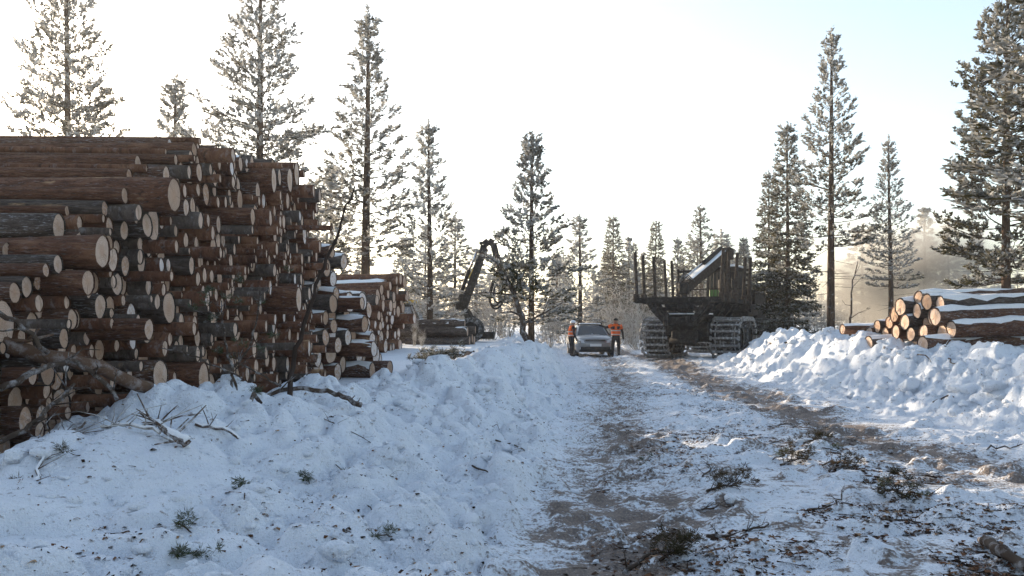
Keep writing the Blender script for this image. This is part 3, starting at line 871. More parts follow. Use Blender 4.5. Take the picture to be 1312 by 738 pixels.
YELLOW = plain('yellow_paint', (.62, .40, .03), .4, .5, 0, .3)
GLASS = plain('dark_glass', (.02, .025, .03), .08, .8)
FROSTGL = plain('frosted_glass', (.22, .26, .32), .5, .4, 0, 0, .9)
CHROME = plain('rod_chrome', (.55, .55, .55), .2, .5, 1.)
SNOWCAP = LOGSNOW

def ring_pts(L, r, n_arc=12):
    """closed oval (y,z): two half circles joined by straights"""
    o = []
    for i in range(n_arc + 1):
        t = -math.pi / 2 + math.pi * i / n_arc; o.append((L / 2 + r * math.cos(t), r * math.sin(t)))
    for i in range(n_arc + 1):
        t = math.pi / 2 + math.pi * i / n_arc; o.append((-L / 2 + r * math.cos(t), r * math.sin(t)))
    return o
def along(path, s):
    P_ = [Vector((0, *p)) for p in path] + [Vector((0, *path[0]))]
    for a_, b_ in zip(P_, P_[1:]):
        L = (b_ - a_).length
        if s <= L: return a_ + (b_ - a_) * (s / L if L else 0), (b_ - a_).normalized()
        s -= L
    return P_[-1], Vector((0, 1, 0))
def wheel_mesh(r, wd, tyre=True):
    mb = MB(); prof = [(-wd / 2, r * .62), (-wd / 2 * .98, r * .9), (-wd / 2 * .75, r), (wd / 2 * .75, r), (wd / 2 * .98, r * .9), (wd / 2, r * .62)]
    n = 24; vs = []; fs = []
    for (x, rr) in prof:
        for k in range(n): t = 2 * math.pi * k / n; vs.append((x, rr * math.cos(t), rr * math.sin(t)))
    for i in range(len(prof) - 1):
        for k in range(n): fs.append((i * n + k, i * n + (k + 1) % n, (i + 1) * n + (k + 1) % n, (i + 1) * n + k))
    mb.add(vs, fs, True); return mb
def rim_mesh(r, wd):
    mb = MB(); mb.tube([(-wd / 2 * .86, 0, 0), (wd / 2 * .86, 0, 0)], r * .63, 20); mb.tube([(-wd / 2 * .96, 0, 0), (wd / 2 * .96, 0, 0)], r * .25, 10)
    for k in range(6):
        t = k * math.pi / 3; mb.box((wd / 2 * .86, .45 * r * math.cos(t), .45 * r * math.sin(t)), (.03, .06, .06)); mb.box((-wd / 2 * .86, .45 * r * math.cos(t), .45 * r * math.sin(t)), (.03, .06, .06))
    return mb

# ------------------------------------------------------------ forwarder seen from behind
fw_p = P(882, 458, 28.5)
FW = empty('forwarder', (fw_p.x, fw_p.y, .30), -math.radians(28), label='forwarder with empty log stakes and bar tracks on its wheels, seen from behind', cat='forwarder')
WR = .60
tyre_m, rim_m = wheel_mesh(WR, .84).mesh('tyre'), rim_mesh(WR, .84).mesh('rim')
tyre_m.materials.append(RUBBER); rim_m.materials.append(STEEL)
path = ring_pts(1.5, WR + .05); plen = sum((Vector((0, *path[i])) - Vector((0, *path[i - 1]))).length for i in range(len(path)))
cl = MB(); cl.box((0, 0, .045), (1.02, .07, .075), None, .015); cl.box((-.48, 0, .03), (.06, .15, .16), None, .015); cl.box((.48, 0, .03), (.06, .15, .16), None, .015); pass
cleat_m = cl.mesh('cleat'); cleat_m.materials.append(TRACKM)
def bogie(parent, x, y, z, n=30):
    for dy in (-.75, .75):
        wmb = obj('wheel', rim_m, None, parent); wmb.location = (x, y + dy, z)
        obj('tyre', tyre_m, None, wmb)
    mb = MB()
    for sx in (-.33, .33):
        for i in range(len(path)):
            a_, b_ = path[i - 1], path[i]; mb.bar((sx, a_[0], a_[1]), (sx, b_[0], b_[1]), .05, .03, 0, (1, 0, 0))
    tk = mb.build('bogie_track', TRACKM, parent); tk.location = (x, y, z)
    for i in range(n):
        p, t = along(path, plen * (i + .3) / n)
        c = obj('cleat', cleat_m, None, tk); c.location = p
        zax = Vector((1, 0, 0)).cross(t); zax = -zax if zax.dot(Vector((0, p.y * .4, p.z))) < 0 else zax
        c.rotation_mode = 'QUATERNION'; yv = zax.cross(Vector((1, 0, 0)))
        c.rotation_quaternion = Matrix((Vector((1, 0, 0)), yv, zax)).transposed().to_quaternion()
    mb = MB(); mb.box((x * .62, y, z), (.18, 1.7, .34), None, .03); mb.build('bogie_beam', STEEL, parent)
for sx in (-1.25, 1.25): bogie(FW, sx, 1.42, .70)
for sx in (-1.2, 1.2): bogie(FW, sx, 7.0, .70, 30)
# frame
mb = MB()
for sx in (-.38, .38): mb.box((sx, 1.6, 1.30), (.16, 6.0, .34), None, .02)
for y in (-1.2, .2, 1.5, 2.9, 4.4): mb.box((0, y, 1.30), (.60, .2, .26))
mb.box((0, -.02, 1.02), (1.5, .5, .5), None, .04); mb.box((0, 1.4, .8), (1.9, .5, .5), None, .05)
mb.box((.0, -.45, .75), (.9, .25, .45), None, .05); mb.tube([(-.5, -.5, .62), (.4, -.5, .55)], .12, 8)
mb.build('rear_frame', STEEL, FW)
mb = MB(); mb.box((0, .1, 1.50), (1.5, .9, .05), None, .01); g = mb.build('deck_plate', STEEL, FW)
mb = MB()
for (x0, x1) in ((-.74, -.1), (.02, .3), (.4, .74)):
    mb.box(((x0 + x1) / 2, .1, 1.545), (x1 - x0, .84, .055), None, .02)
mb.build('snow_cover', SNOWCAP, g)
mb = MB()
for sx in (-1.27, 1.27):
    for i in range(8):
        t0, t1 = math.radians(25 + 16 * i), math.radians(25 + 16 * (i + 1))
        mb.bar((sx, 1.42 + 1.15 * math.cos(t0), .62 + .92 * math.sin(t0)), (sx, 1.42 + 1.15 * math.cos(t1), .62 + .92 * math.sin(t1)), .5, .03, 0, (1, 0, 0))
# bunks with stakes
ys = (-1.25, -.45, .75, 2.05, 2.95)
for i, y in enumerate(ys):
    mb = MB(); hw = 1.48
    mb.bar((-hw, y, 2.26), (hw, y, 2.26), .2, .2, .02)
    for sx in (-1, 1):
        pts = [(sx * 1.0, y, 2.2), (sx * .86, y, 1.98), (sx * .62, y, 1.72), (sx * .36, y, 1.50)]
        for a_, b_ in zip(pts, pts[1:]): mb.bar(a_, b_, .18, .2, .02, (0, 1, 0))
    b = mb.build('bunk', STEEL, FW)
    for sx in (-1, 1):
        s = MB(); s.bar((sx * (hw - .05), y, 2.22), (sx * (hw + .03), y + .02, 3.92 - .05 * (i % 2)), .08, .10, .015)
        s.box((sx * (hw - .02), y, 2.34), (.17, .2, .3), None, .02); s.build('stake', STAKE, FW)
mb = MB()
for sx in (-.75, .75): mb.box((sx, .9, 1.98), (.1, 4.4, .12), None, .01)
for sx in (-1.42, 1.42): mb.box((sx, .9, 2.26), (.09, 4.4, .14), None, .01)
mb.build('bunk_rail', STEEL, FW)
# headboard: slotted end plates and a grille of rods
mb = MB()
for sx in (-1.28, 1.28):
    mb.box((sx - .11, 3.5, 2.75), (.06, .1, 1.7)); mb.box((sx + .11, 3.5, 2.75), (.06, .1, 1.7))
    for k in range(9): mb.box((sx, 3.5, 1.98 + k * .19), (.2, .09, .085))
mb.box((0, 3.5, 2.05), (2.4, .12, .16)); mb.box((0, 3.5, 3.5), (2.4, .1, .1)); mb.box((0, 3.5, 2.8), (2.4, .06, .05))
hb = mb.build('headboard', BLACK, FW)
for k in range(17):
    r_ = MB(); r_.tube([(-1.1 + k * .1375, 3.5, 2.1), (-1.1 + k * .1375, 3.5, 3.5)], .014, 5); r_.build('rod', BLACK, hb)
# crane folded into the load space
cr_ = MB(); cr_.tube([(.35, 4.0, 1.5), (.35, 4.0, 2.6)], .26, 14); cr_.box((.35, 4.0, 2.7), (.5, .5, .5), None, .05); cr_.bar((.35, 4.0, 2.6), (.45, 3.6, 3.74), .30, .34, .04); cr_.build('crane_pillar', BLACK, FW)
bo = MB(); bo.bar((.52, 3.7, 4.25), (-.36, .95, 2.78), .30, .38, .03); bo.box((.5, 3.55, 4.15), (.42, .5, .45), None, .05); bom = bo.build('crane_boom', STAKE, FW)
s_ = MB(); a_, b_ = Vector((.4, 3.3, 4.24)), Vector((-.30, 1.1, 3.06)); s_.bar(a_, b_, .26, .07, .02); s_.build('snow_cover', SNOWCAP, bom)
cy = MB(); cy.tube([(.30, 3.4, 4.36), (-.02, 2.1, 3.72)], .085, 10); cy.build('hydraulic_cylinder', BLACK, FW)
rd = MB(); rd.tube([(-.02, 2.1, 3.72), (-.42, 1.0, 3.12)], .045, 8); rd.build('piston_rod', CHROME, FW)
gp = MB(); gp.box((-.40, .85, 2.72), (.34, .36, .42), None, .05); gp.tube([(-.40, .85, 2.6), (-.40, .85, 2.05)], .12, 10)
gp.box((-.4, .85, 2.12), (.46, .4, .3), None, .05)
gp.build('rotator', BLACK, FW)
for sx in (-1, 1):
    j = MB(); pts = [(-.4 + sx * .2, .85, 2.2), (-.4 + sx * .48, .85, 2.0), (-.4 + sx * .5, .85, 1.8), (-.4 + sx * .18, .85, 1.66)]
    for a_, b_ in zip(pts, pts[1:]): j.bar(a_, b_, .09, .34, .01, (0, 1, 0))
    j.build('grapple_jaw', BLACK, FW)
hs = MB()
for k in range(3): hs.tube([(-.2 + k * .05, 1.2, 3.0), (-.45 + k * .05, .8, 3.2 + .05 * k), (-.62 + k * .03, .75, 2.8), (-.45, .84, 2.5)], .022, 6)
hs.build('hose', RUBBER, FW)
# cab and engine beyond
mb = MB(); mb.box((.15, 5.4, 1.75), (1.9, 1.9, .5), None, .06); mb.prism([(4.62, 2.0), (6.25, 2.0), (6.45, 2.7), (6.15, 3.35), (4.75, 3.35), (4.6, 2.9)], -.55, .55)
cab = mb.build('cab', BLACK, FW)
mb = MB(); mb.box((0, 4.61, 2.95), (.95, .12, .6)); mb.build('window', GLASS, cab)
mb = MB(); mb.box((0, 4.58, 2.4), (.9, .06, .4), None, .02); mb.build('cab_panel', GREENP, cab)
mb = MB(); mb.box((0, 5.42, 3.40), (1.3, 1.65, .12), None, .04); rf = mb.build('cab_roof', STEEL, cab)
mb = MB(); mb.box((0, 5.42, 3.50), (1.2, 1.55, .1), None, .04); mb.build('snow_cover', SNOWCAP, rf)
mb = MB(); mb.prism([(6.5, 1.2), (8.9, 1.2), (9.0, 1.9), (8.6, 2.45), (6.5, 2.6)], -.95, .95); mb.build('engine_hood', STEEL, FW)
mb = MB(); mb.box((0, 5.0, 1.15), (.9, 2.2, .5), None, .05); mb.box((0, 7.0, 1.05), (1.5, 3.2, .3), None, .05); mb.build('front_frame', STEEL, FW)

for o in FW.children:
    if o.name.split('.')[0] in ('bunk', 'stake', 'bunk_rail', 'headboard', 'crane_boom', 'hydraulic_cylinder', 'piston_rod', 'rotator', 'grapple_jaw', 'hose'): o.location.z -= .26
# ------------------------------------------------------------ crane loader behind the stack
LD = empty('timber_loader', (0, 0, 0), label='black crane of a timber loader, arm bent above the log heap, yellow edged snowy cab', cat='crane')
D0 = 32.5
def lp(x, y, d=D0): return P(x, y, d)
mb = MB(); mb.box((-3.0, D0, 1.05), (4.6, 1.1, .28), None, .03); mb.build('chassis', BLACK, LD)
wm, rm = wheel_mesh(.5, .4).mesh('tyre'), rim_mesh(.5, .4).mesh('rim'); wm.materials.append(RUBBER); rm.materials.append(STEEL)
for x in (-4.6, -1.6):
    for y in (-.62, .62):
        o = obj('wheel', rm, None, LD); o.location = (x, D0 + y, ground_z(x, D0) + .48); o.rotation_euler.z = math.pi / 2; obj('tyre', wm, None, o)
mb = MB(); mb.tube([lp(606, 428), lp(603, 405)], [.22, .2], 12); mb.box(lp(604, 430), (.7, .7, .3), None, .04); mb.build('crane_pillar', BLACK, LD)
mb = MB(); mb.bar(lp(607, 424), lp(592, 386), .26, .34, .03, (0, 1, 0)); mb.bar(lp(615, 424), lp(600, 396), .1, .14, .02, (0, 1, 0)); mb.build('lower_arm', BLACK, LD)
mb = MB(); mb.box(lp(594, 385), (.44, .34, .62), Matrix.Rotation(.25, 3, 'Y'), .05); mb.tube([lp(594, 389, D0 - .3), lp(594, 389, D0 + .3)], .1, 12); mb.box(lp(589, 392), (.3, .3, .3), None, .04); mb.build('elbow_joint', BLACK, LD)
mb = MB()
a_, b_ = lp(596, 388), lp(615, 334)
mb.bar(a_, b_, .3, .50, .03, (0, 1, 0)); mb.bar(b_, lp(622, 318), .26, .40, .03, (0, 1, 0)); ua = mb.build('upper_arm', BLACK, LD)
mb = MB(); mb.bar(lp(601, 356, D0 - .17), lp(606, 345, D0 - .17), .03, .2, 0, (0, 1, 0)); mb.build('orange_plate', YELLOW, ua)
mb = MB(); mb.tube([lp(592, 372), lp(601, 346)], .08, 8); mb.build('hydraulic_cylinder', BLACK, LD)
mb = MB(); mb.tube([lp(601, 346), lp(611, 322)], .045, 8); mb.build('piston_rod', CHROME, LD)
mb = MB(); q = [(618, 326), (620, 314), (626, 309), (632, 312), (635, 324), (637, 336)]
for a_, b_ in zip(q, q[1:]): mb.bar(lp(*a_), lp(*b_), .26, .36, .02, (0, 1, 0))
mb.bar(lp(614, 312), lp(628, 309), .1, .12, .01, (0, 1, 0)); mb.build('link_head', BLACK, LD)
mb = MB()
for k, (dx, sc) in enumerate(((0, 1.), (3, .8), (-2, .9))):
    pts = []
    for i in range(13):
        t = i / 12; x = 634 + dx - 9 * math.sin(t * math.pi) * sc + 2 * t; y = 358 + 38 * math.sin(t * math.pi * .62) * sc
        pts.append(lp(x + (10 * t * t), y if t < .8 else y - 40 * (t - .8), D0 - .1 * k))
    mb.tube(pts, .04, 6)
mb.build('hose', BLACK, LD)
mb = MB(); mb.tube([lp(637, 336), lp(641, 352)], .09, 8); mb.box(lp(644, 366), (.3, .25, .42), Matrix.Rotation(-.3, 3, 'Y'), .03); mb.bar(lp(640, 348), lp(645, 362), .12, .14, .01, (0, 1, 0)); mb.build('rotator', BLACK, LD)
# cab with snow plastered panes
cx0, cx1 = lp(503, 400).x, lp(546, 400).x; zt, zb_ = lp(0, 389).z, lp(0, 432).z
mb = MB(); sl_ = .45
fr_ = [(cx0, zb_), (cx1, zb_), (cx1 - .1, zb_ + .45), (cx1 - sl_, zt), (cx0, zt)]
v = [(x, D0 - .75, z) for x, z in fr_] + [(x, D0 + .75, z) for x, z in fr_]; n = len(fr_)
mb.add(v, [tuple(range(n)), tuple(reversed(range(n, 2 * n)))] + [(i, i + n, (i + 1) % n + n, (i + 1) % n) for i in range(n)]); cab = mb.build('cab', BLACK, LD)
mb = MB(); mb.bar((cx1 - .2, D0 - .78, zb_ + .45), (cx1 - sl_ - .04, D0 - .78, zt - .1), .02, .05); mb.add([(cx0 + .3, D0 - .765, zb_ + .4), (cx1 - .3, D0 - .765, zb_ + .4), (cx1 - sl_ - .1, D0 - .765, zt - .14), (cx0 + .3, D0 - .765, zt - .14)], [(0, 1, 2, 3)]); mb.build('window', FROSTGL, cab)
mb = MB(); mb.add([(cx1 - .09, D0 - .62, zb_ + .5), (cx1 - .09, D0 + .62, zb_ + .5), (cx1 - sl_ + .04, D0 + .62, zt - .06), (cx1 - sl_ + .04, D0 - .62, zt - .06)], [(0, 1, 2, 3)]); mb.build('windscreen', FROSTGL, cab)
mb = MB(); mb.box(((cx0 + cx1 - sl_) / 2 + .05, D0, zt + .06), (cx1 - sl_ - cx0 + .3, 1.7, .14), None, .03); mb.build('roof', YELLOW, cab)
mb = MB()
for x in (-4.4, -3.6): mb.box((x, D0, (zb_ + 1.1) / 2 + .0), (.3, .9, max(.2, zb_ - 1.0)), None, .02)
mb.build('cab_mount', BLACK, LD)

# ------------------------------------------------------------ parked car
CARP = plain('grey_car_paint', (.30, .30, .30), .25, .6, .25, .3)
PLATE = plain('number_plate', (.75, .75, .73), .5, .4)
LENS = plain('headlight_lens', (.55, .56, .56), .1, .8)
DARKP = plain('dark_plastic', (.018, .018, .019), .6, .3, 0, .25)
car_p = P(763, 457, 37.2)
CAR = empty('parked_car', (car_p.x, car_p.y, ground_z(car_p.x, 38.5)), math.radians(2), label='grey estate car parked facing down the snowy road', cat='car')
def loft(secs, close=True):
    """secs: list of rings (same count)"""
    mb = MB(); n = len(secs[0]); v = [p for s in secs for p in s]; f = []
    for i in range(len(secs) - 1):
        for k in range(n): f.append((i * n + k, i * n + (k + 1) % n, (i + 1) * n + (k + 1) % n, (i + 1) * n + k))
    f += [tuple(range(n)), tuple(reversed(range((len(secs) - 1) * n, len(secs) * n)))]
    return mb.add(v, f, True)
def sec(y, hw, zb, zt, crown=.04, tum=.06):
    pts = [(-hw * .9, zb), (-hw, zb + .14), (-hw, zb + (zt - zb) * .55), (-hw + tum * .5, zt - .06), (-hw * .72, zt), (-hw * .35, zt + crown), (0, zt + crown * 1.2)]
    full = pts + [(-x, z) for x, z in reversed(pts[:-1])]
    return [(x, y, z) for x, z in full]
body = loft([sec(0.0, .68, .36, .70), sec(.06, .78, .30, .80), sec(.22, .85, .24, .88), sec(.6, .89, .22, .95), sec(1.15, .90, .22, 1.0), sec(2.2, .90, .22, .98, 0), sec(3.6, .90, .24, 1.0, 0), sec(4.2, .87, .28, 1.0, 0), sec(4.42, .78, .36, .95, 0)])
bd = body.build('body', CARP, CAR)
def gsec(y, hw, z0, hw2, z1):
    return [(-hw, y, z0), (-hw2, y, z1 - .05), (-hw2 * .8, y, z1), (0, y, z1 + .03), (hw2 * .8, y, z1), (hw2, y, z1 - .05), (hw, y, z0)]
loft([gsec(1.05, .78, .96, .75, .98), gsec(1.75, .83, .96, .62, 1.42), gsec(2.3, .84, .96, .62, 1.50), gsec(3.4, .84, .96, .62, 1.48), gsec(4.0, .80, .96, .58, 1.40), gsec(4.35, .74, .96, .66, 1.02)]).build('cabin', CARP, CAR)
def quad_slab(name, q, mat, parent, th=.012):
    a_, b_, c_, d_ = [Vector(p) for p in q]; nrm = (b_ - a_).cross(d_ - a_).normalized() * th
    mb = MB(); v = [a_, b_, c_, d_, a_ + nrm, b_ + nrm, c_ + nrm, d_ + nrm]
    mb.add(v, [(0, 3, 2, 1), (4, 5, 6, 7), (0, 1, 5, 4), (1, 2, 6, 5), (2, 3, 7, 6), (3, 0, 4, 7)]); return mb.build(name, mat, parent)
quad_slab('windscreen', [(-.68, 1.10, 1.015), (.68, 1.10, 1.015), (.54, 1.69, 1.405), (-.54, 1.69, 1.405)], GLASS, CAR, .02)
for sx in (-1, 1):
    for (y0, y1, y2, y3) in ((1.32, 2.25, 2.22, 1.82), (2.35, 3.2, 3.18, 2.35), (3.3, 4.05, 3.85, 3.3)):
        q = [(sx * .845, y0, 1.0), (sx * .845, y1, 1.0), (sx * .668, y2, 1.40), (sx * .668, y3, 1.40)]
        if sx > 0: q = [q[0], q[1], q[2], q[3]]
        else: q = [q[1], q[0], q[3], q[2]]
        quad_slab('side_window', q, GLASS, CAR, .018)
    mb = MB(); mb.add([(sx * .50, -.005, .66), (sx * .74, .06, .66), (sx * .82, .30, .72), (sx * .80, .30, .86), (sx * .70, .13, .83), (sx * .52, .045, .77)], [(0, 1, 2, 3, 4, 5)]); me = mb.mesh('headlight')
    o = obj('headlight', me, LENS, CAR); sm_ = o.modifiers.new('solid', 'SOLIDIFY'); sm_.thickness = .05; sm_.offset = 0
    mb = MB(); mb.box((sx * .98, 1.52, 1.05), (.2, .1, .15), None, .03); mb.box((sx * .88, 1.55, 1.0), (.14, .05, .05)); mb.build('wing_mirror', CARP, CAR)
    mb = MB(); mb.box((sx * .62, .03, .42), (.16, .08, .09), None, .02); mb.build('fog_light', LENS, CAR)
mb = MB()
for z in (.70, .745, .79): mb.box((0, .02, z), (.9, .05, .022))
mb.box((0, .035, .745), (.92, .04, .13)); mb.build('grille', DARKP, CAR)
mb = MB(); mb.box((0, .0, .40), (1.36, .16, .17), None, .03); mb.box((0, .10, .30), (1.5, .2, .1), None, .03); mb.build('lower_bumper', DARKP, CAR)
mb = MB(); mb.box((0, -.085, .56), (.52, .02, .115)); mb.box((0, -.04, .56), (.4, .1, .06)); mb.build('number_plate', PLATE, CAR)
mb = MB()
for sx in (-1, 1): mb.tube([(sx * .56, 1.9, 1.55), (sx * .56, 3.9, 1.50)], .02, 6)
for sx in (-1, 1):
    for y in (1.95, 2.9, 3.85): mb.box((sx * .56, y, 1.50), (.04, .06, .09))
mb.build('roof_rail', DARKP, CAR)
mb = MB(); mb.box((0, 2.8, 1.535), (1.0, 2.0, .05), None, .02); mb.build('snow_cover', SNOWCAP, CAR)
wm, rm = wheel_mesh(.33, .22).mesh('tyre'), rim_mesh(.33, .22).mesh('rim'); wm.materials.append(RUBBER); rm.materials.append(TRACKM)
for sx in (-1, 1):
    for y in (.85, 3.5):
        o = obj('wheel', rm, None, CAR); o.location = (sx * .80, y, .33); obj('tyre', wm, None, o)

# ================================================================== people
SKIN = plain('skin', (.42, .25, .18), .6, .3)
ORANGE = plain('orange_vest_cloth', (.85, .13, .015), .75, .2)
REFL = plain('grey_reflective_tape', (.50, .50, .48), .4, .5)
CLOTH = plain('dark_work_cloth', (.022, .022, .026), .85, .15)
HELM = plain('white_helmet', (.80, .80, .82), .35, .5)
HAIR = plain('dark_knit_cap', (.02, .018, .017), .9, .1)
def skinned(name, verts, edges, rads, mats, pick, parent, root=0, sub=2):
    me = bpy.data.meshes.new(name); me.from_pydata(verts, edges, [])
    o = bpy.data.objects.new(name, me); COL.objects.link(o)
    o.modifiers.new('skin', 'SKIN'); s = o.modifiers.new('sub', 'SUBSURF'); s.levels = sub; s.render_levels = sub
    for i, r in enumerate(rads): me.skin_vertices[0].data[i].radius = (r, r) if not hasattr(r, '__len__') else r
    me.skin_vertices[0].data[root].use_root = True
    dg = bpy.context.evaluated_depsgraph_get(); nm = bpy.data.meshes.new_from_object(o.evaluated_get(dg))
    bpy.data.objects.remove(o); nm.name = name
    nm.materials.clear()
    for m_ in mats: nm.materials.append(m_)
    idx = [pick(p.center) for p in nm.polygons]; nm.polygons.foreach_set('material_index', idx); nm.polygons.foreach_set('use_smooth', [True] * len(idx)); nm.update()
    return obj(name, nm, None, parent)
def person(loc, rz, H, pose, label, vest='vest', helmet=True):
    root = empty('person', loc, rz, label=label, cat='person', group=None); k = H / 1.78
    V = [Vector(p) for p in pose]
    # order: pelvis, belly, chest, neck, head, headtop | hipL kneeL ankleL toeL | hipR kneeR ankleR toeR | shL elL wrL haL | shR elR wrR haR
    E = [(0, 1), (1, 2), (2, 3), (3, 4), (4, 5), (0, 6), (6, 7), (7, 8), (8, 9), (0, 10), (10, 11), (11, 12), (12, 13), (2, 14), (14, 15), (15, 16), (16, 17), (2, 18), (18, 19), (19, 20), (20, 21)]
    R = [.15, .15, .165, .062, .095, .085, .11, .078, .058, .045, .11, .078, .058, .045, .085, .058, .046, .04, .085, .058, .046, .04]
    head = V[4]
    def pick(c):
        if c.z > V[3].z + .03 and (c - head).length < .22: return 1
        return 0
    skinned('body', [v * k for v in V], E, [(r * k, r * k) for r in R], [CLOTH, SKIN], lambda c: pick(c / k), root)
    # fingers and thumb on each hand
    for w_, h_ in ((16, 17), (20, 21)):
        d = (V[h_] - V[w_]).normalized(); side = d.cross(Vector((1, 0, 0))).normalized() if abs(d.x) < .8 else d.cross(Vector((0, 0, 1))).normalized()
        mb = MB()
        for i, (o_, L) in enumerate(((-.03, .06), (-.01, .075), (.01, .07), (.03, .055))):
            b = V[h_] + side * o_; mb.tube([b * k, (b + d * L * .55) * k, (b + d * L + d.orthogonal() * .02) * k], [.011, .010, .008], 5)
        b = V[w_] + (V[h_] - V[w_]) * .5 + side * .035; mb.tube([b * k, (b + side * .035 + d * .03) * k, (b + side * .04 + d * .06) * k], [.013, .011, .009], 5)
        mb.build('glove_fingers', CLOTH, root)
    # garment over the torso
    ch, be, pe = V[2], V[1], V[0]
    rings = []; spec_ = [(pe + Vector((0, 0, .06)), .205, .15), (be, .20, .155), (ch * .5 + be * .5, .215, .165), (ch, .225, .165), (ch + Vector((0, 0, .13)), .20, .13), (ch + Vector((0, 0, .2)), .11, .10)]
    for c, rx, ry in spec_: rings.append([(c + Vector((rx * math.cos(t), ry * math.sin(t), 0))) * k for t in [2 * math.pi * i / 18 for i in range(18)]])
    mb = MB(); v = [p for r_ in rings for p in r_]
    f = [(i * 18 + j, i * 18 + (j + 1) % 18, (i + 1) * 18 + (j + 1) % 18, (i + 1) * 18 + j) for i in range(len(rings) - 1) for j in range(18)]
    mb.add(v, f, True); g = mb.build('vest' if vest == 'vest' else 'jacket', ORANGE, root)
    def band(t0, t1, grow, mat, nm):
        def at(t):
            q = t * (len(rings) - 1); i = min(int(q), len(rings) - 2); u = q - i
            return [Vector(a_) * (1 - u) + Vector(b_) * u for a_, b_ in zip(rings[i], rings[i + 1])]
        m2 = MB(); r0, r1 = at(t0), at(t1)
        c0 = sum(r0, Vector()) / 18; c1 = sum(r1, Vector()) / 18
        o0 = [c0 + (p - c0) * grow for p in r0]; o1 = [c1 + (p - c1) * grow for p in r1]
        m2.add(o0 + o1, [(j, (j + 1) % 18, 18 + (j + 1) % 18, 18 + j) for j in range(18)], True); m2.build(nm, mat, g)
    band(.04, .12, 1.03, REFL, 'reflective_band'); band(.36, .44, 1.03, REFL, 'reflective_band')
    if vest != 'vest':
        for (s_, e_) in ((14, 15), (18, 19)):
            m2 = MB(); a_, b_ = V[s_], V[e_]; m2.tube([(a_ + (a_ - b_).normalized() * .05) * k, a_ * k, (a_ * .5 + b_ * .5) * k], [.085 * k, .10 * k, .085 * k], 12); m2.build('sleeve', ORANGE, g)
        for sx in (-1, 1):
            m2 = MB(); c = ch + Vector((sx * .11, -.155, .02)); m2.box(c * k, (.12 * k, .06 * k, .14 * k), None, .015); m2.build('chest_panel', CLOTH, g)
    # face
    fw = Vector((0, -1, 0)); mb = MB(); mb.ball((head + fw * .098) * k, .018 * k, 1, (.8, 1, 1.4)); mb.build('nose', SKIN, root)
    mb = MB()
    for sx in (-1, 1): mb.ball((head + fw * .088 + Vector((sx * .033, 0, .03))) * k, .011 * k, 1)
    mb.build('eyes', CLOTH, root)
    mb = MB(); mb.box((head + fw * .09 + Vector((0, 0, -.05))) * k, (.045 * k, .012 * k, .01 * k)); mb.build('mouth', plain('lips', (.3, .12, .1)), root)
    mb = MB()
    for sx in (-1, 1): mb.ball((head + Vector((sx * .093, 0, .0))) * k, .028 * k, 1, (.4, .8, 1.2))
    mb.build('ears', SKIN, root)
    top = head + Vector((0, 0, .05)); mb = MB(); r = .125 if helmet else .108
    for i in range(6):
        t = i / 6 * math.pi / 2; t2 = (i + 1) / 6 * math.pi / 2
        mb.add([(top + Vector((r * math.cos(t) * math.cos(a_), r * 1.15 * math.cos(t) * math.sin(a_), r * 1.05 * math.sin(t)))) * k for a_ in [2 * math.pi * j / 16 for j in range(16)]] +
               [(top + Vector((r * math.cos(t2) * math.cos(a_), r * 1.15 * math.cos(t2) * math.sin(a_), r * 1.05 * math.sin(t2)))) * k for a_ in [2 * math.pi * j / 16 for j in range(16)]],
               [(j, (j + 1) % 16, 16 + (j + 1) % 16, 16 + j) for j in range(16)], True)
    if helmet: mb.box((top + Vector((0, -.15, .0))) * k, (.2 * k, .12 * k, .02 * k), None, .006)
    mb.build('helmet' if helmet else 'cap', HELM if helmet else HAIR, root)
    return root
# standing, slightly stooped, arms hanging (faces local -Y)
pose1 = [(0, .02, .95), (0, 0, 1.12), (0, -.02, 1.33), (0, -.04, 1.50), (0, -.07, 1.62), (0, -.07, 1.72),
         (-.10, .02, .88), (-.11, -.01, .48), (-.11, .04, .09), (-.12, -.12, .05), (.10, .02, .88), (.12, -.05, .48), (.12, 0, .09), (.13, -.16, .05),
         (-.20, -.01, 1.42), (-.27, .03, 1.14), (-.26, -.10, .92), (-.26, -.13, .83), (.20, -.01, 1.42), (.27, .02, 1.14), (.25, -.14, .95), (.24, -.18, .87)]
pose2 = [(0, 0, .95), (0, 0, 1.12), (0, 0, 1.34), (0, -.01, 1.52), (0, -.03, 1.64), (0, -.03, 1.74),
         (-.11, 0, .88), (-.14, -.03, .48), (-.14, .02, .09), (-.16, -.14, .05), (.11, 0, .88), (.13, -.02, .48), (.14, .03, .09), (.17, -.13, .05),
         (-.20, 0, 1.44), (-.46, .03, 1.36), (-.68, .06, 1.46), (-.77, .07, 1.47), (.20, 0, 1.44), (.31, .03, 1.16), (.33, -.05, .92), (.34, -.07, .83)]
p = P(732.5, 457, 36.0); person((p.x, p.y, ground_z(p.x, p.y)), math.radians(115), 1.60, pose1, 'person in white helmet and orange vest standing at the front wheel of the car', 'vest', True)
p = P(789, 457, 36.3); person((p.x, p.y, ground_z(p.x, p.y)), math.radians(-6), 1.72, pose2, 'person in orange and black jacket and dark cap reaching an arm to the car', 'jacket', False)
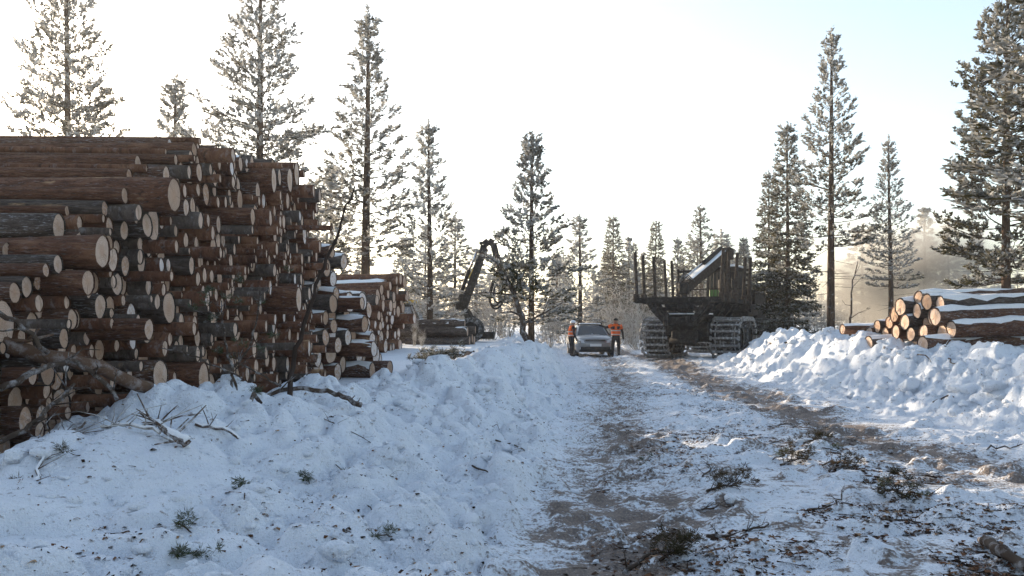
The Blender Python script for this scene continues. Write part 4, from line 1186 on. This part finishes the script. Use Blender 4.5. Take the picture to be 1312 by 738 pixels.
# ================================================================== branches, sprigs, clods, litter
TWIG = plain('twig_bark', (.060, .042, .032), .9, .1, 0, .3, .35)
TWIGF = plain('frosted_branch_bark', (.085, .058, .044), .9, .1, 0, .3, .75)
LIMB = plain('brown_limb_bark', (.12, .070, .045), .9, .1, 0, .4, .22)
STICKM = plain('dark_stick_bark', (.040, .028, .022), .9, .1)
rb = np.random.default_rng(77)
def wob(pts, n=4, amp=.03):
    """finer, slightly crooked version of a polyline"""
    out = []
    for a_, b_ in zip(pts, pts[1:]):
        a_, b_ = Vector(a_), Vector(b_); L = (b_ - a_).length
        for i in range(n): out.append(a_.lerp(b_, i / n) + Vector(rb.normal(0, amp * L, 3)) * (0 if (i == 0 and a_ == Vector(pts[0])) else 1))
    out.append(Vector(pts[-1])); return out
def branch(name, pts, r0, r1, label, cat='branch', twigs=6, tl=.35, snow=False, group=None, mat=None, tufts=0, tuft_mat=None, spread=1.0, tsc=1.0):
    pts = wob(pts); n = len(pts); mb = MB()
    mb.tube(pts, [r0 + (r1 - r0) * i / (n - 1) for i in range(n)], 8)
    o = mb.build(name, mat or TWIG, None, label=label, cat=cat, group=group)
    tips = []
    for k in range(twigs):
        i = int(rb.integers(max(1, n // 5), n - 1)); d = (pts[i + 1] - pts[i - 1]).normalized()
        q = (d * rb.uniform(.3, .9) + Vector(rb.normal(0, .6, 3)) * spread); q.z = abs(q.z) * .8 if rb.random() < .7 else q.z * .5; q.normalize()
        L = tl * rb.uniform(.4, 1.2); a_ = pts[i]; b_ = a_ + q * L * .5 + Vector(rb.normal(0, .04 * L, 3)); c_ = b_ + (q + Vector(rb.normal(0, .3, 3))).normalized() * L * .5
        m2 = MB(); rr = (r0 + (r1 - r0) * i / (n - 1)) * .45; m2.tube([a_, b_, c_], [rr, rr * .6, rr * .3], 5)
        if rb.random() < .6: m2.tube([b_, b_ + (q + Vector(rb.normal(0, .7, 3))).normalized() * L * .35], [rr * .5, rr * .25], 4)
        m2.build('twig', mat or TWIG, o); tips.append(c_)
    if tufts:
        cr = Crown(int(rb.integers(9999)))
        for k in range(tufts):
            t = tips[k % len(tips)] if tips else pts[-1]
            for j in range(9): cr.shoot(np.array(t) + rb.normal(0, .012 * tsc, 3) + np.array([0, 0, .003 * j]), np.array([rb.normal(), rb.normal(), .4]), .03)
        obj('needles', cr.mesh('needles', 7, .042 * tsc, .0028 * tsc, .05, tuft_mat or NEEDLE_G), None, o)
    if snow:
        s = MB(); m_ = [p + Vector((0, 0, (r0 + (r1 - r0) * i / (n - 1)) * .7)) for i, p in enumerate(pts)]
        s.tube(m_, [max(.008, (r0 + (r1 - r0) * i / (n - 1)) * .88 * rb.uniform(.85, 1.15)) for i in range(n)], 7); s.build('snow_cover', LOGSNOW, o)
    return o
gh = ground_hit
def on(px, py, lift=0.):
    p = gh(px, py); return Vector((p.x, p.y, p.z + lift))
# thick fallen pine limb across the foot of the tall pile
branch('fallen_limb', [P(-60, 425, 6.3), P(20, 445, 6.5), P(75, 458, 6.6), P(130, 472, 6.8), P(192, 497, 7.2)], .062, .055, 'thick fallen pine limb leaning against the tallest log pile', twigs=2, tl=.4, mat=LIMB)
branch('dead_branch', [P(-30, 380, 6.1), P(20, 412, 6.3), P(62, 452, 6.5)], .022, .020, 'thin dead branch joining the thick fallen limb from above', twigs=2, tl=.3)
branch('dead_branch', [P(0, 498, 5.9), P(40, 478, 6.1), P(90, 462, 6.4), P(125, 478, 6.4), P(150, 512, 6.4)], .026, .016, 'curved dead branch arching over the thick fallen limb', twigs=4, tl=.3)
branch('dead_branch', [P(-10, 570, 5.6), P(40, 545, 5.8), P(80, 510, 6.2), P(95, 492, 6.5)], .022, .012, 'dark dead branch in the hollow below the thick fallen limb', twigs=8, tl=.45)
branch('dead_branch', [P(-10, 592, 5.4), P(35, 572, 5.5), P(75, 560, 5.7), P(110, 540, 6.0)], .014, .008, 'low frosted twig in the hollow at the foot of the pile', twigs=9, tl=.4, mat=TWIGF)
# upright dead stick and its neighbours
branch('dead_stick', [on(371, 513, -.05), P(374, 470, 8.4), P(388, 420, 8.5), P(412, 345, 8.6), P(434, 300, 8.7), P(440, 272, 8.7), P(455, 238, 8.7)], .028, .008, 'tall dead stick standing upright in the snow bank', twigs=3, tl=.12, mat=STICKM)
branch('dead_branch', [on(322, 517, .03), P(348, 503, 8.0), P(385, 498, 8.0), P(420, 500, 8.0), P(440, 508, 7.9), P(463, 519, 7.8)], .018, .026, 'bare branch lying at the foot of the upright dead stick', twigs=4, tl=.2)
branch('pine_sapling', [on(292, 508, -.03), P(300, 470, 8.0), P(318, 445, 8.0), P(330, 405, 8.0), P(333, 372, 8.0)], .016, .006, 'young pine sapling with green tufts in front of the tall pile', 'sapling', twigs=8, tl=.35, tufts=10)
branch('pine_sapling', [on(305, 500, -.03), P(292, 455, 7.9), P(286, 415, 7.9), P(284, 385, 7.9)], .014, .006, 'leafier pine sapling whose tufts hang before the log ends', 'sapling', twigs=8, tl=.28, tufts=12)
branch('dead_branch', [P(312, 487, 7.9), P(280, 470, 7.8), P(230, 450, 7.6), P(205, 446, 7.5)], .010, .004, 'thin twig reaching across the log ends', twigs=4, tl=.2)
branch('dead_branch', [P(360, 495, 8.0), P(335, 480, 8.0), P(310, 468, 8.0), P(300, 452, 8.0)], .012, .006, 'short twig beside the upright dead stick', twigs=3, tl=.2)
# snow covered twigs on the bank
branch('snowy_branch', [on(240, 577, .04), on(222, 570, .07), on(200, 560, .09), on(180, 548, .12)], .034, .012, 'snow laden branch with a brown broken butt on the bank', twigs=9, tl=.4, snow=True, mat=TWIGF)
branch('snowy_branch', [on(130, 552, .03), on(165, 552, .05), on(205, 566, .06)], .010, .012, 'fan of thin frosted twigs beside the snow laden branch', twigs=12, tl=.35, snow=True, mat=FTWIG)
branch('snowy_branch', [on(250, 553, .06), on(285, 560, .06), on(322, 574, .03)], .014, .012, 'short snow topped stick with hanging twigs', twigs=4, tl=.2, snow=True, mat=TWIGF)
branch('snowy_branch', [on(40, 628, .0), on(52, 600, .03), on(62, 585, .06)], .012, .006, 'frosted pine twig poking out between two snow lumps', twigs=8, tl=.2, snow=True, mat=TWIGF, tufts=4, tuft_mat=NEEDLE)
# sprigs and bits scattered down the bank
def sprig(px, py, px2, py2, label, tufts=6, r=.007):
    a_, b_ = on(px, py, .008), on(px2, py2, .012)
    return branch('pine_sprig', [a_, a_.lerp(b_, .5) + Vector((0, 0, .012)), b_], r, r * .5, label, 'sprig', twigs=3, tl=.05, tufts=min(tufts, 5), spread=.6, tsc=.75)
sprig(470, 640, 430, 597, 'two tufted green pine sprig on the slope of the bank', 9)
sprig(475, 690, 503, 690, 'flat dark green pine sprig lying low on the bank', 9)
sprig(308, 622, 312, 645, 'small green pine tuft under the snow topped stick', 5)
sprig(392, 612, 397, 622, 'round green pine tuft beside a snow lump', 5)
sprig(225, 672, 245, 685, 'frosted pine twig half buried under a snow lump', 5)
sprig(235, 712, 275, 716, 'dark pine twig at the foot of the bank hollow', 6)
sprig(215, 700, 228, 720, 'broken pine twig in the hollow of the bank', 5)
sprig(335, 505, 322, 512, 'green tuft at the end of the bare branch', 5)
def stick(pp, r, label, tw=2, tl=.12, mat=None):
    return branch('fallen_twig', [on(x, y, r) for x, y in pp], r, r * .6, label, 'twig', twigs=tw, tl=tl, mat=mat)
stick([(440, 680), (446, 705), (440, 735)], .008, 'knotted brown twig upright on the lower bank', 5, .09)
stick([(400, 530), (430, 545), (475, 568)], .006, 'thin dark twig trailing down from the bare branch', 4, .15)
stick([(470, 648), (483, 665), (490, 672)], .005, 'curved dark twig beside the flat green sprig', 1)
stick([(480, 603), (505, 612)], .005, 'short twig beside the two tufted sprig', 1)
stick([(590, 553), (640, 551)], .005, 'hair thin twig on the bank halfway to the pine', 1)
stick([(635, 565), (660, 572), (672, 578)], .010, 'dark bark stick with needles low on the bank', 4, .2)
stick([(605, 598), (628, 608)], .010, 'stub of dark branch sunk in the bank', 2, .08)
stick([(1133, 447), (1142, 450)], .03, 'dark branch stub on the sunlit bank below the log ends', 0)
stick([(1175, 455), (1193, 465)], .014, 'straight twig lying on the sunlit bank', 0)
stick([(1215, 460), (1227, 467)], .014, 'short straight twig on the sunlit bank', 0)
stick([(1247, 467), (1258, 480), (1266, 498)], .008, 'curved thin twig on the sunlit bank', 0)
stick([(1195, 517), (1215, 508), (1222, 510)], .016, 'small broken twig lying at the foot of the sunlit bank', 2, .1)
stick([(1110, 522), (1125, 528)], .008, 'little twig on the white edge of the road', 1)
stick([(1265, 577), (1295, 575), (1312, 570)], .010, 'dark bristly twig on the right edge of the road', 4, .1)
stick([(985, 443), (1010, 441)], .05, 'pale broken stick on the crest of the bank beside the forwarder', 1, .2)
# brash on the road between the tracks
for i, (pp, lab) in enumerate((([(905, 690), (930, 690), (960, 682), (985, 674)], 'long crooked dark branch on the road'), ([(1035, 655), (1072, 650), (1080, 632)], 'forked dark twig standing up from the road litter'),
        ([(800, 738), (825, 718), (860, 705)], 'dark rotten bark strip at the edge of the left track'), ([(1155, 640), (1180, 645), (1195, 633)], 'dark stubby branch clump on the road'),
        ([(900, 612), (912, 600), (905, 595)], 'curled black twig on the road'), ([(1050, 600), (1090, 590), (1120, 595)], 'tangled twig in the brown litter patch'),
        ([(960, 572), (1000, 566), (1030, 570)], 'thin branch lying beside the sunlit litter'), ([(1110, 670), (1150, 668), (1180, 672)], 'thin pale twig across the road litter'),
        ([(870, 660), (905, 655), (940, 650)], 'dark twig in the litter between the tracks'), ([(985, 548), (1012, 545), (1030, 550)], 'small branch with needles near the right track'))):
    branch('road_branch', [on(x, y, .015) for x, y in pp], .016 if i in (0, 2, 3) else .009, .006, lab, 'branch', twigs=7, tl=.16)
for i, (x, y, x2, y2) in enumerate(((990, 590, 1018, 582), (1125, 628, 1140, 622), (1165, 632, 1185, 640), (1050, 575, 1075, 580), (820, 596, 835, 590))):
    sprig(x, y, x2, y2, ('green pine sprig in the road litter beside the right track', 'brownish pine sprig amid the tangled litter', 'pine sprig lying on the stubby branch clump', 'dry pine sprig on the sunlit litter', 'tiny pine sprig beside the left track')[i], 10)
BRASH = needle_mat('brown_brash', (.045, .040, .018), (.085, .050, .024), (.4, .38, .35), .15, .2)
for i, (x, y, x2, y2, lab) in enumerate(((1000, 598, 1035, 590, 'brown needle heap beside the sunlit litter'), (1062, 606, 1100, 600, 'wide heap of brown brash between the wheel tracks'), (1125, 634, 1165, 640, 'dark brash heap against the stubby branch clump'), (845, 722, 880, 712, 'brown brash heap at the near end of the left track'), (905, 632, 945, 626, 'low brash heap near the curled black twig'), (1030, 570, 1060, 566, 'small brash heap by the right wheel track'))):
    a_, b_ = on(x, y, .02), on(x2, y2, .02)
    branch('brash_heap', [a_, a_.lerp(b_, .5) + Vector((0, 0, .03)), b_], .012, .008, lab, 'brash', twigs=20, tl=.17, tufts=20, tuft_mat=BRASH, tsc=.9)
lg = MB(); pp = wob([on(1262, 702, .045), on(1285, 716, .04), on(1330, 742, .03)], 4, .02)
lg.tube(pp, [.036 + .006 * math.sin(i * 2.1) for i in range(len(pp))], 12)
o = lg.build('broken_log', TWIG, None, label='short broken branch log with pale scraped end at the corner of the road', cat='log')
c = MB(); d = (pp[1] - pp[0]).normalized(); c.tube([pp[0] - d * .10, pp[0] + d * .06], [.022, .038], 10); c.build('scraped_end', WOOD, o)

# leaning broken stem beside the conical pine
lt = branch('leaning_tree', [P(677, 446, 19.7), P(668, 405, 19.6), P(655, 370, 19.5), P(643, 345, 19.3), P(636, 325, 19.2)], .085, .03, 'leaning dark stem with olive tufts at its top', 'tree', twigs=12, tl=1.0)
cr = Crown(5)
for k in range(210):
    c0 = P(*[(650, 346, 19.3), (662, 358, 19.5), (668, 340, 19.4), (676, 372, 19.7), (656, 366, 19.5)][k % 5]); q = rb.normal(0, 1, 3) * [.20, .25, .12]
    cr.shoot(np.array(c0) + q, rb.normal(0, 1, 3) + [0, 0, .5], .1)
obj('needles', cr.mesh('needles', 8, .12, .022, .05, NEEDLE), None, lt)
# thin sapling on the sunlit bank and snowy spruce twigs by the far stack
branch('bare_sapling', [P(1089, 432, 23), P(1090, 390, 23), P(1093, 360, 23), P(1099, 335, 23)], .035, .012, 'thin bare sapling beside the tallest straight pine', 'sapling', twigs=7, tl=.7, tufts=4, tuft_mat=NEEDLE)
for i, (px, py, dx) in enumerate(((528, 470, 26), (552, 464, 24), (540, 474, 18), (566, 470, 16))):
    p = P(px, py, 15.5); p.z = ground_z(p.x, p.y)
    p2 = p + Vector((dx / FPX * 15.5, .2, .14)); p2.z = ground_z(p2.x, p2.y) + .16
    branch('spruce_branch', [p, p.lerp(p2, .5) + Vector((0, 0, .08)), p2], .014, .006, 'snow dusted spruce branch lying in the snow before the far stack', 'branch', twigs=12, tl=.3, tufts=14, tuft_mat=NEEDLE, tsc=2.2, group='spruce branches', mat=FTWIG)
for i, (px, py, d, h) in enumerate(((531, 462, 26, .9), (541, 462, 26, .45))):
    o = obj('frosted_bush', BUSH[i], None, None, label='small frost white shrub at the end of the far stack', cat='bush', group='shrubs by the far stack'); X = (px - CX) / FPX * d
    o.location = (X, d, ground_z(X, d)); o.scale = (.12, .12, h * .55)

# ---- snow clods broken from the plough edge
def clod_set(seed, spec):
    rs = np.random.default_rng(seed); protos = []
    for sub in (2, 3):
        L_ = []
        for k in range(5):
            bm = bmesh.new(); bmesh.ops.create_icosphere(bm, subdivisions=sub, radius=1.0); bm.verts.index_update()
            v = np.array([p.co[:] for p in bm.verts]); f = np.array([[q.index for q in fc.verts] for fc in bm.faces]); bm.free()
            o = rs.uniform(0, 50, 3)
            nz = fbm(v[:, 0] * 1.7 + o[0] + v[:, 2] * 1.3, v[:, 1] * 1.7 + o[1] - v[:, 2] * .9, 3) * 1.0 + fbm(v[:, 0] * 4 + o[2] + v[:, 2] * 3, v[:, 1] * 4 - v[:, 2] * 3, 2) * .35
            v = v * (.45 + .85 * nz)[:, None]; v[:, 2] *= .6; L_.append((v, f))
        protos.append(L_)
    hulls = []
    for k in range(8):
        bm = bmesh.new()
        for q in rs.normal(size=(16, 3)): bm.verts.new(tuple(q / np.linalg.norm(q) * rs.uniform(.7, 1.0) * [1, .8, .6]))
        bmesh.ops.convex_hull(bm, input=bm.verts); bmesh.ops.bevel(bm, geom=list(bm.edges), offset=.06, segments=1, affect='EDGES'); bmesh.ops.triangulate(bm, faces=bm.faces); bm.verts.index_update()
        v = np.array([p.co[:] for p in bm.verts]); f = np.array([[q.index for q in fc.verts] for fc in bm.faces]); bm.free()
        v = v[f.ravel()]; hulls.append((v, np.arange(len(v)).reshape(-1, 3)))
    vs, fs, n = [], [], 0
    for (x, y, r) in spec:
        v, f = protos[1 if r > .07 else 0][int(rs.integers(5))]
        if rs.random() < .6: v, f = hulls[int(rs.integers(8))]
        a_ = rs.uniform(0, 6.28); c, s = math.cos(a_), math.sin(a_)
        w_ = np.stack([v[:, 0] * c - v[:, 1] * s, v[:, 0] * s + v[:, 1] * c, v[:, 2]], -1) * r * rs.uniform(.8, 1.2, 3) + [x, y, ground_z(x, y) + r * rs.uniform(-.25, .3)]
        vs.append(w_); fs.append(f + n); n += len(v)
    return np.concatenate(vs), np.concatenate(fs)
rc = random.Random(9); spec = []
for i in range(2600):
    Y = 4.0 + 24 * rc.random() ** 1.4
    if rc.random() < .5:
        hi = float(np.interp(Y, *zip(*LEFT_EDGE))); lo = float(np.interp(Y, *zip(*LC_X))) - .5; X = hi - (hi - lo) * rc.random() ** .8 + .15
    elif rc.random() < .75:
        Y = 9 + 19 * rc.random(); lo = float(np.interp(Y, *zip(*RIGHT_EDGE))); hi = float(np.interp(Y, *zip(*RC_X))) + .6; X = lo + (hi - lo) * rc.random() - .2
    else:
        X = rc.uniform(.5, 6.5); Y = 5 + 18 * rc.random() ** 1.5
    r = (.014 + .075 * rc.random() ** 3.2) * (1.0 if Y < 9 else 1.5)
    if Y < 6.5 and X < -1.4: r *= .7
    if 0.5 < X < 6.5: r *= .45
    spec.append((X, Y, r))
for (px, py, r) in ((1025, 567, .09), (910, 645, .05), (935, 645, .06), (1165, 497, .30), (1240, 500, .26), (1272, 497, .2), (60, 585, .16), (20, 590, .13)):
    p = gh(px, py); spec.append((p.x, p.y, r))
v, f = clod_set(4, spec)
cm = mesh_np('snow_clods', v, f)
for nm in ('dirt', 'litter'):
    at = cm.attributes.new(nm, 'FLOAT', 'POINT'); at.data.foreach_set('value', np.full(len(v), .1 if nm == 'litter' else .02, np.float32))
obj('snow_clods', cm, SNOW, None, label='broken snow clods strewn over the banks and the road', cat='snow', kind='stuff')

# ---- litter: bark chips, leaves, needles and short twigs
def litter_mat():
    m = Mat('bark_litter', .9, .1); r = m.attr('tint')
    m.col(m.ramp(r, [(0., (.018, .012, .009)), (.35, (.060, .032, .020)), (.65, (.15, .070, .036)), (.85, (.22, .13, .075)), (1., (.42, .30, .19))])); return m.done()
LIT = litter_mat()
def litter_obj(name, pts, size, label, twig_share=.35, seed=1):
    rs = np.random.default_rng(seed); n = len(pts); V = []; Tn = []
    for i, (x, y, z) in enumerate(pts):
        a_ = rs.uniform(0, 6.28); s = size * (.4 + 1.3 * rs.random() ** 2.5); isw = rs.random() < twig_share
        L, Wd = (s * 2.6, s * .16) if isw else (s, s * rs.uniform(.3, .8))
        c, sn = math.cos(a_), math.sin(a_); h = rs.uniform(.002, .010) + (.25 * s if not isw else .05 * s) * rs.random()
        def q(u, w_, dz): return (x + u * c - w_ * sn, y + u * sn + w_ * c, z + dz)
        t1, t2 = rs.uniform(-.2, .5, 2) * s * .6
        V += [q(-L / 2, -Wd / 2, .002 + max(0, t1)), q(0, -Wd / 2 * rs.uniform(.8, 1.4), h), q(0, Wd / 2 * rs.uniform(.8, 1.4), h), q(-L / 2, Wd / 2, .002),
              q(0, -Wd / 2, h), q(L / 2, -Wd / 3, .002), q(L / 2, Wd / 3, .002 + max(0, t2)), q(0, Wd / 2, h)]
        t = rs.random() ** 1.3 if not isw else rs.random() * .55; Tn += [t, t]
    V = np.array(V); f = np.arange(len(V)).reshape(-1, 4); me = mesh_np(name, V, f, False)
    at = me.attributes.new('tint', 'FLOAT', 'FACE'); at.data.foreach_set('value', np.array(Tn, np.float32))
    return obj(name, me, LIT, None, label=label, cat='litter', kind='stuff')
pts = []; rc = random.Random(31)
while len(pts) < 13000:
    Y = 4.4 + 16 * rc.random() ** 1.7; X = rc.gauss(2.9, 1.7)
    le, re = float(np.interp(Y, *zip(*LEFT_EDGE))), float(np.interp(Y, *zip(*RIGHT_EDGE)))
    if not (le - .2 < X < re + .2): continue
    k = float(vnoise(np.array([X * 1.1]), np.array([Y * 1.1]))[0]) * .6 + float(vnoise(np.array([X * 4.]), np.array([Y * 4.]))[0]) * .4
    near = math.exp(-((X - 3.1) / 1.5) ** 2) * (1 if Y < 11 else .5) + .9 * math.exp(-((X - 1.15) / .5) ** 2) * (Y < 8)
    if rc.random() > (max(0, k - .47) * 6.5) * (near * .95 + .08): continue
    pts.append((X, Y, ground_z(X, Y)))
litter_obj('bark_litter', pts, .034, 'brown bark chips and twigs trampled into the road snow', .4, 2)
pts = []
while len(pts) < 3600:
    Y = 3.6 + 16 * rc.random() ** 1.6; le = float(np.interp(Y, *zip(*LEFT_EDGE))); lo = float(np.interp(Y, *zip(*LC_X))) - .6
    X = lo + (le - lo) * rc.random() ** .7
    if rc.random() > (float(vnoise(np.array([X * 1.4 + 9]), np.array([Y * 1.4]))[0])) ** 1.5 * 1.2: continue
    pts.append((X, Y, ground_z(X, Y)))
litter_obj('bank_litter', pts, .026, 'bark flakes and dry leaves sprinkled on the shaded snow bank', .3, 3)
pts = []
while len(pts) < 500:
    Y = 9 + 16 * rc.random(); lo = float(np.interp(Y, *zip(*RIGHT_EDGE))); X = lo + 2.2 * rc.random(); pts.append((X, Y, ground_z(X, Y)))
litter_obj('bank_litter', pts, .032, 'bark flakes sprinkled on the sunlit snow bank', .4, 4)

# unseen wood round behind the viewer, added to dim sky light on the snow
sv, sfr, n0 = [], [], 0; rt = random.Random(15)
base = PINE['far']['crown']; bv = np.array([q.co[:] for q in base.vertices]); bf = np.array([0.] * len(base.polygons), np.float32); base.attributes['frost'].data.foreach_get('value', bf)
for i in range(26):
    ang = math.radians(95 + 170 * (i + rt.uniform(-.4, .4)) / 25); rr_ = rt.uniform(13, 24); s_ = rt.uniform(.9, 1.4)
    sv.append(bv * [s_ * 1.25, s_ * 1.25, s_] + [math.sin(ang) * rr_, math.cos(ang) * rr_, .5]); sfr.append(bf * .6)
wv = np.concatenate(sv); wm_ = mesh_np('wood', wv, np.arange(len(wv)).reshape(-1, 4), False); at = wm_.attributes.new('frost', 'FLOAT', 'FACE'); at.data.foreach_set('value', np.concatenate(sfr))
obj('wood', wm_, NEEDLE, None, label='unseen conifer wood added behind the viewpoint to dim the sky light', cat='wood', kind='stuff')

# ================================================================== air
HAZE_ON = True
if HAZE_ON:
    hm = bpy.data.materials.new('haze_air'); hm.use_nodes = True; ht = hm.node_tree; ht.nodes.clear()
    pv = ht.nodes.new('ShaderNodeVolumePrincipled'); ho = ht.nodes.new('ShaderNodeOutputMaterial')
    pv.inputs['Color'].default_value = (.93, .93, .94, 1); pv.inputs['Density'].default_value = .0010; pv.inputs['Anisotropy'].default_value = .35
    ht.links.new(pv.outputs[0], ho.inputs['Volume'])
    mb = MB(); mb.box((0, 720, 9.4), (1900, 1680, 22.0)); hz = mb.build('haze', hm, None, label='pale frosty air lying over the clearing', cat='haze', kind='stuff')
    # drifting powder snow and exhaust lit by the sun
    mm = bpy.data.materials.new('drifting_mist'); mm.use_nodes = True; t_ = mm.node_tree; t_.nodes.clear()
    pv = t_.nodes.new('ShaderNodeVolumePrincipled'); ho = t_.nodes.new('ShaderNodeOutputMaterial')
    pv.inputs['Color'].default_value = (.97, .93, .86, 1); pv.inputs['Anisotropy'].default_value = .45
    tc = t_.nodes.new('ShaderNodeTexCoord'); nz = t_.nodes.new('ShaderNodeTexNoise'); nz.inputs['Scale'].default_value = 1.8; nz.inputs['Detail'].default_value = 3
    ln = t_.nodes.new('ShaderNodeVectorMath'); ln.operation = 'LENGTH'; t_.links.new(tc.outputs['Object'], ln.inputs[0]); t_.links.new(tc.outputs['Object'], nz.inputs['Vector'])
    mr = t_.nodes.new('ShaderNodeMapRange'); mr.inputs[1].default_value = 1.0; mr.inputs[2].default_value = .1; mr.inputs[3].default_value = 0; mr.inputs[4].default_value = 1; t_.links.new(ln.outputs['Value'], mr.inputs[0])
    m2 = t_.nodes.new('ShaderNodeMapRange'); m2.inputs[1].default_value = .38; m2.inputs[2].default_value = .7; m2.inputs[3].default_value = 0; m2.inputs[4].default_value = 1; t_.links.new(nz.outputs[0], m2.inputs[0])
    mu = t_.nodes.new('ShaderNodeMath'); mu.operation = 'MULTIPLY'; t_.links.new(mr.outputs[0], mu.inputs[0]); t_.links.new(m2.outputs[0], mu.inputs[1])
    mu2 = t_.nodes.new('ShaderNodeMath'); mu2.operation = 'MULTIPLY'; mu2.inputs[1].default_value = 1.7; t_.links.new(mu.outputs[0], mu2.inputs[0]); t_.links.new(mu2.outputs[0], pv.inputs['Density']); t_.links.new(pv.outputs[0], ho.inputs['Volume'])
    mb = MB(); mb.ball((0, 0, 0), 1.0, 3)
    ms = mb.build('mist', mm, None, label='warm sunlit cloud of drifting mist behind the saw logs', cat='mist', kind='stuff')
    c = P(1160, 345, 37); ms.location = c; ms.scale = (5.4, 3.8, 3.2)
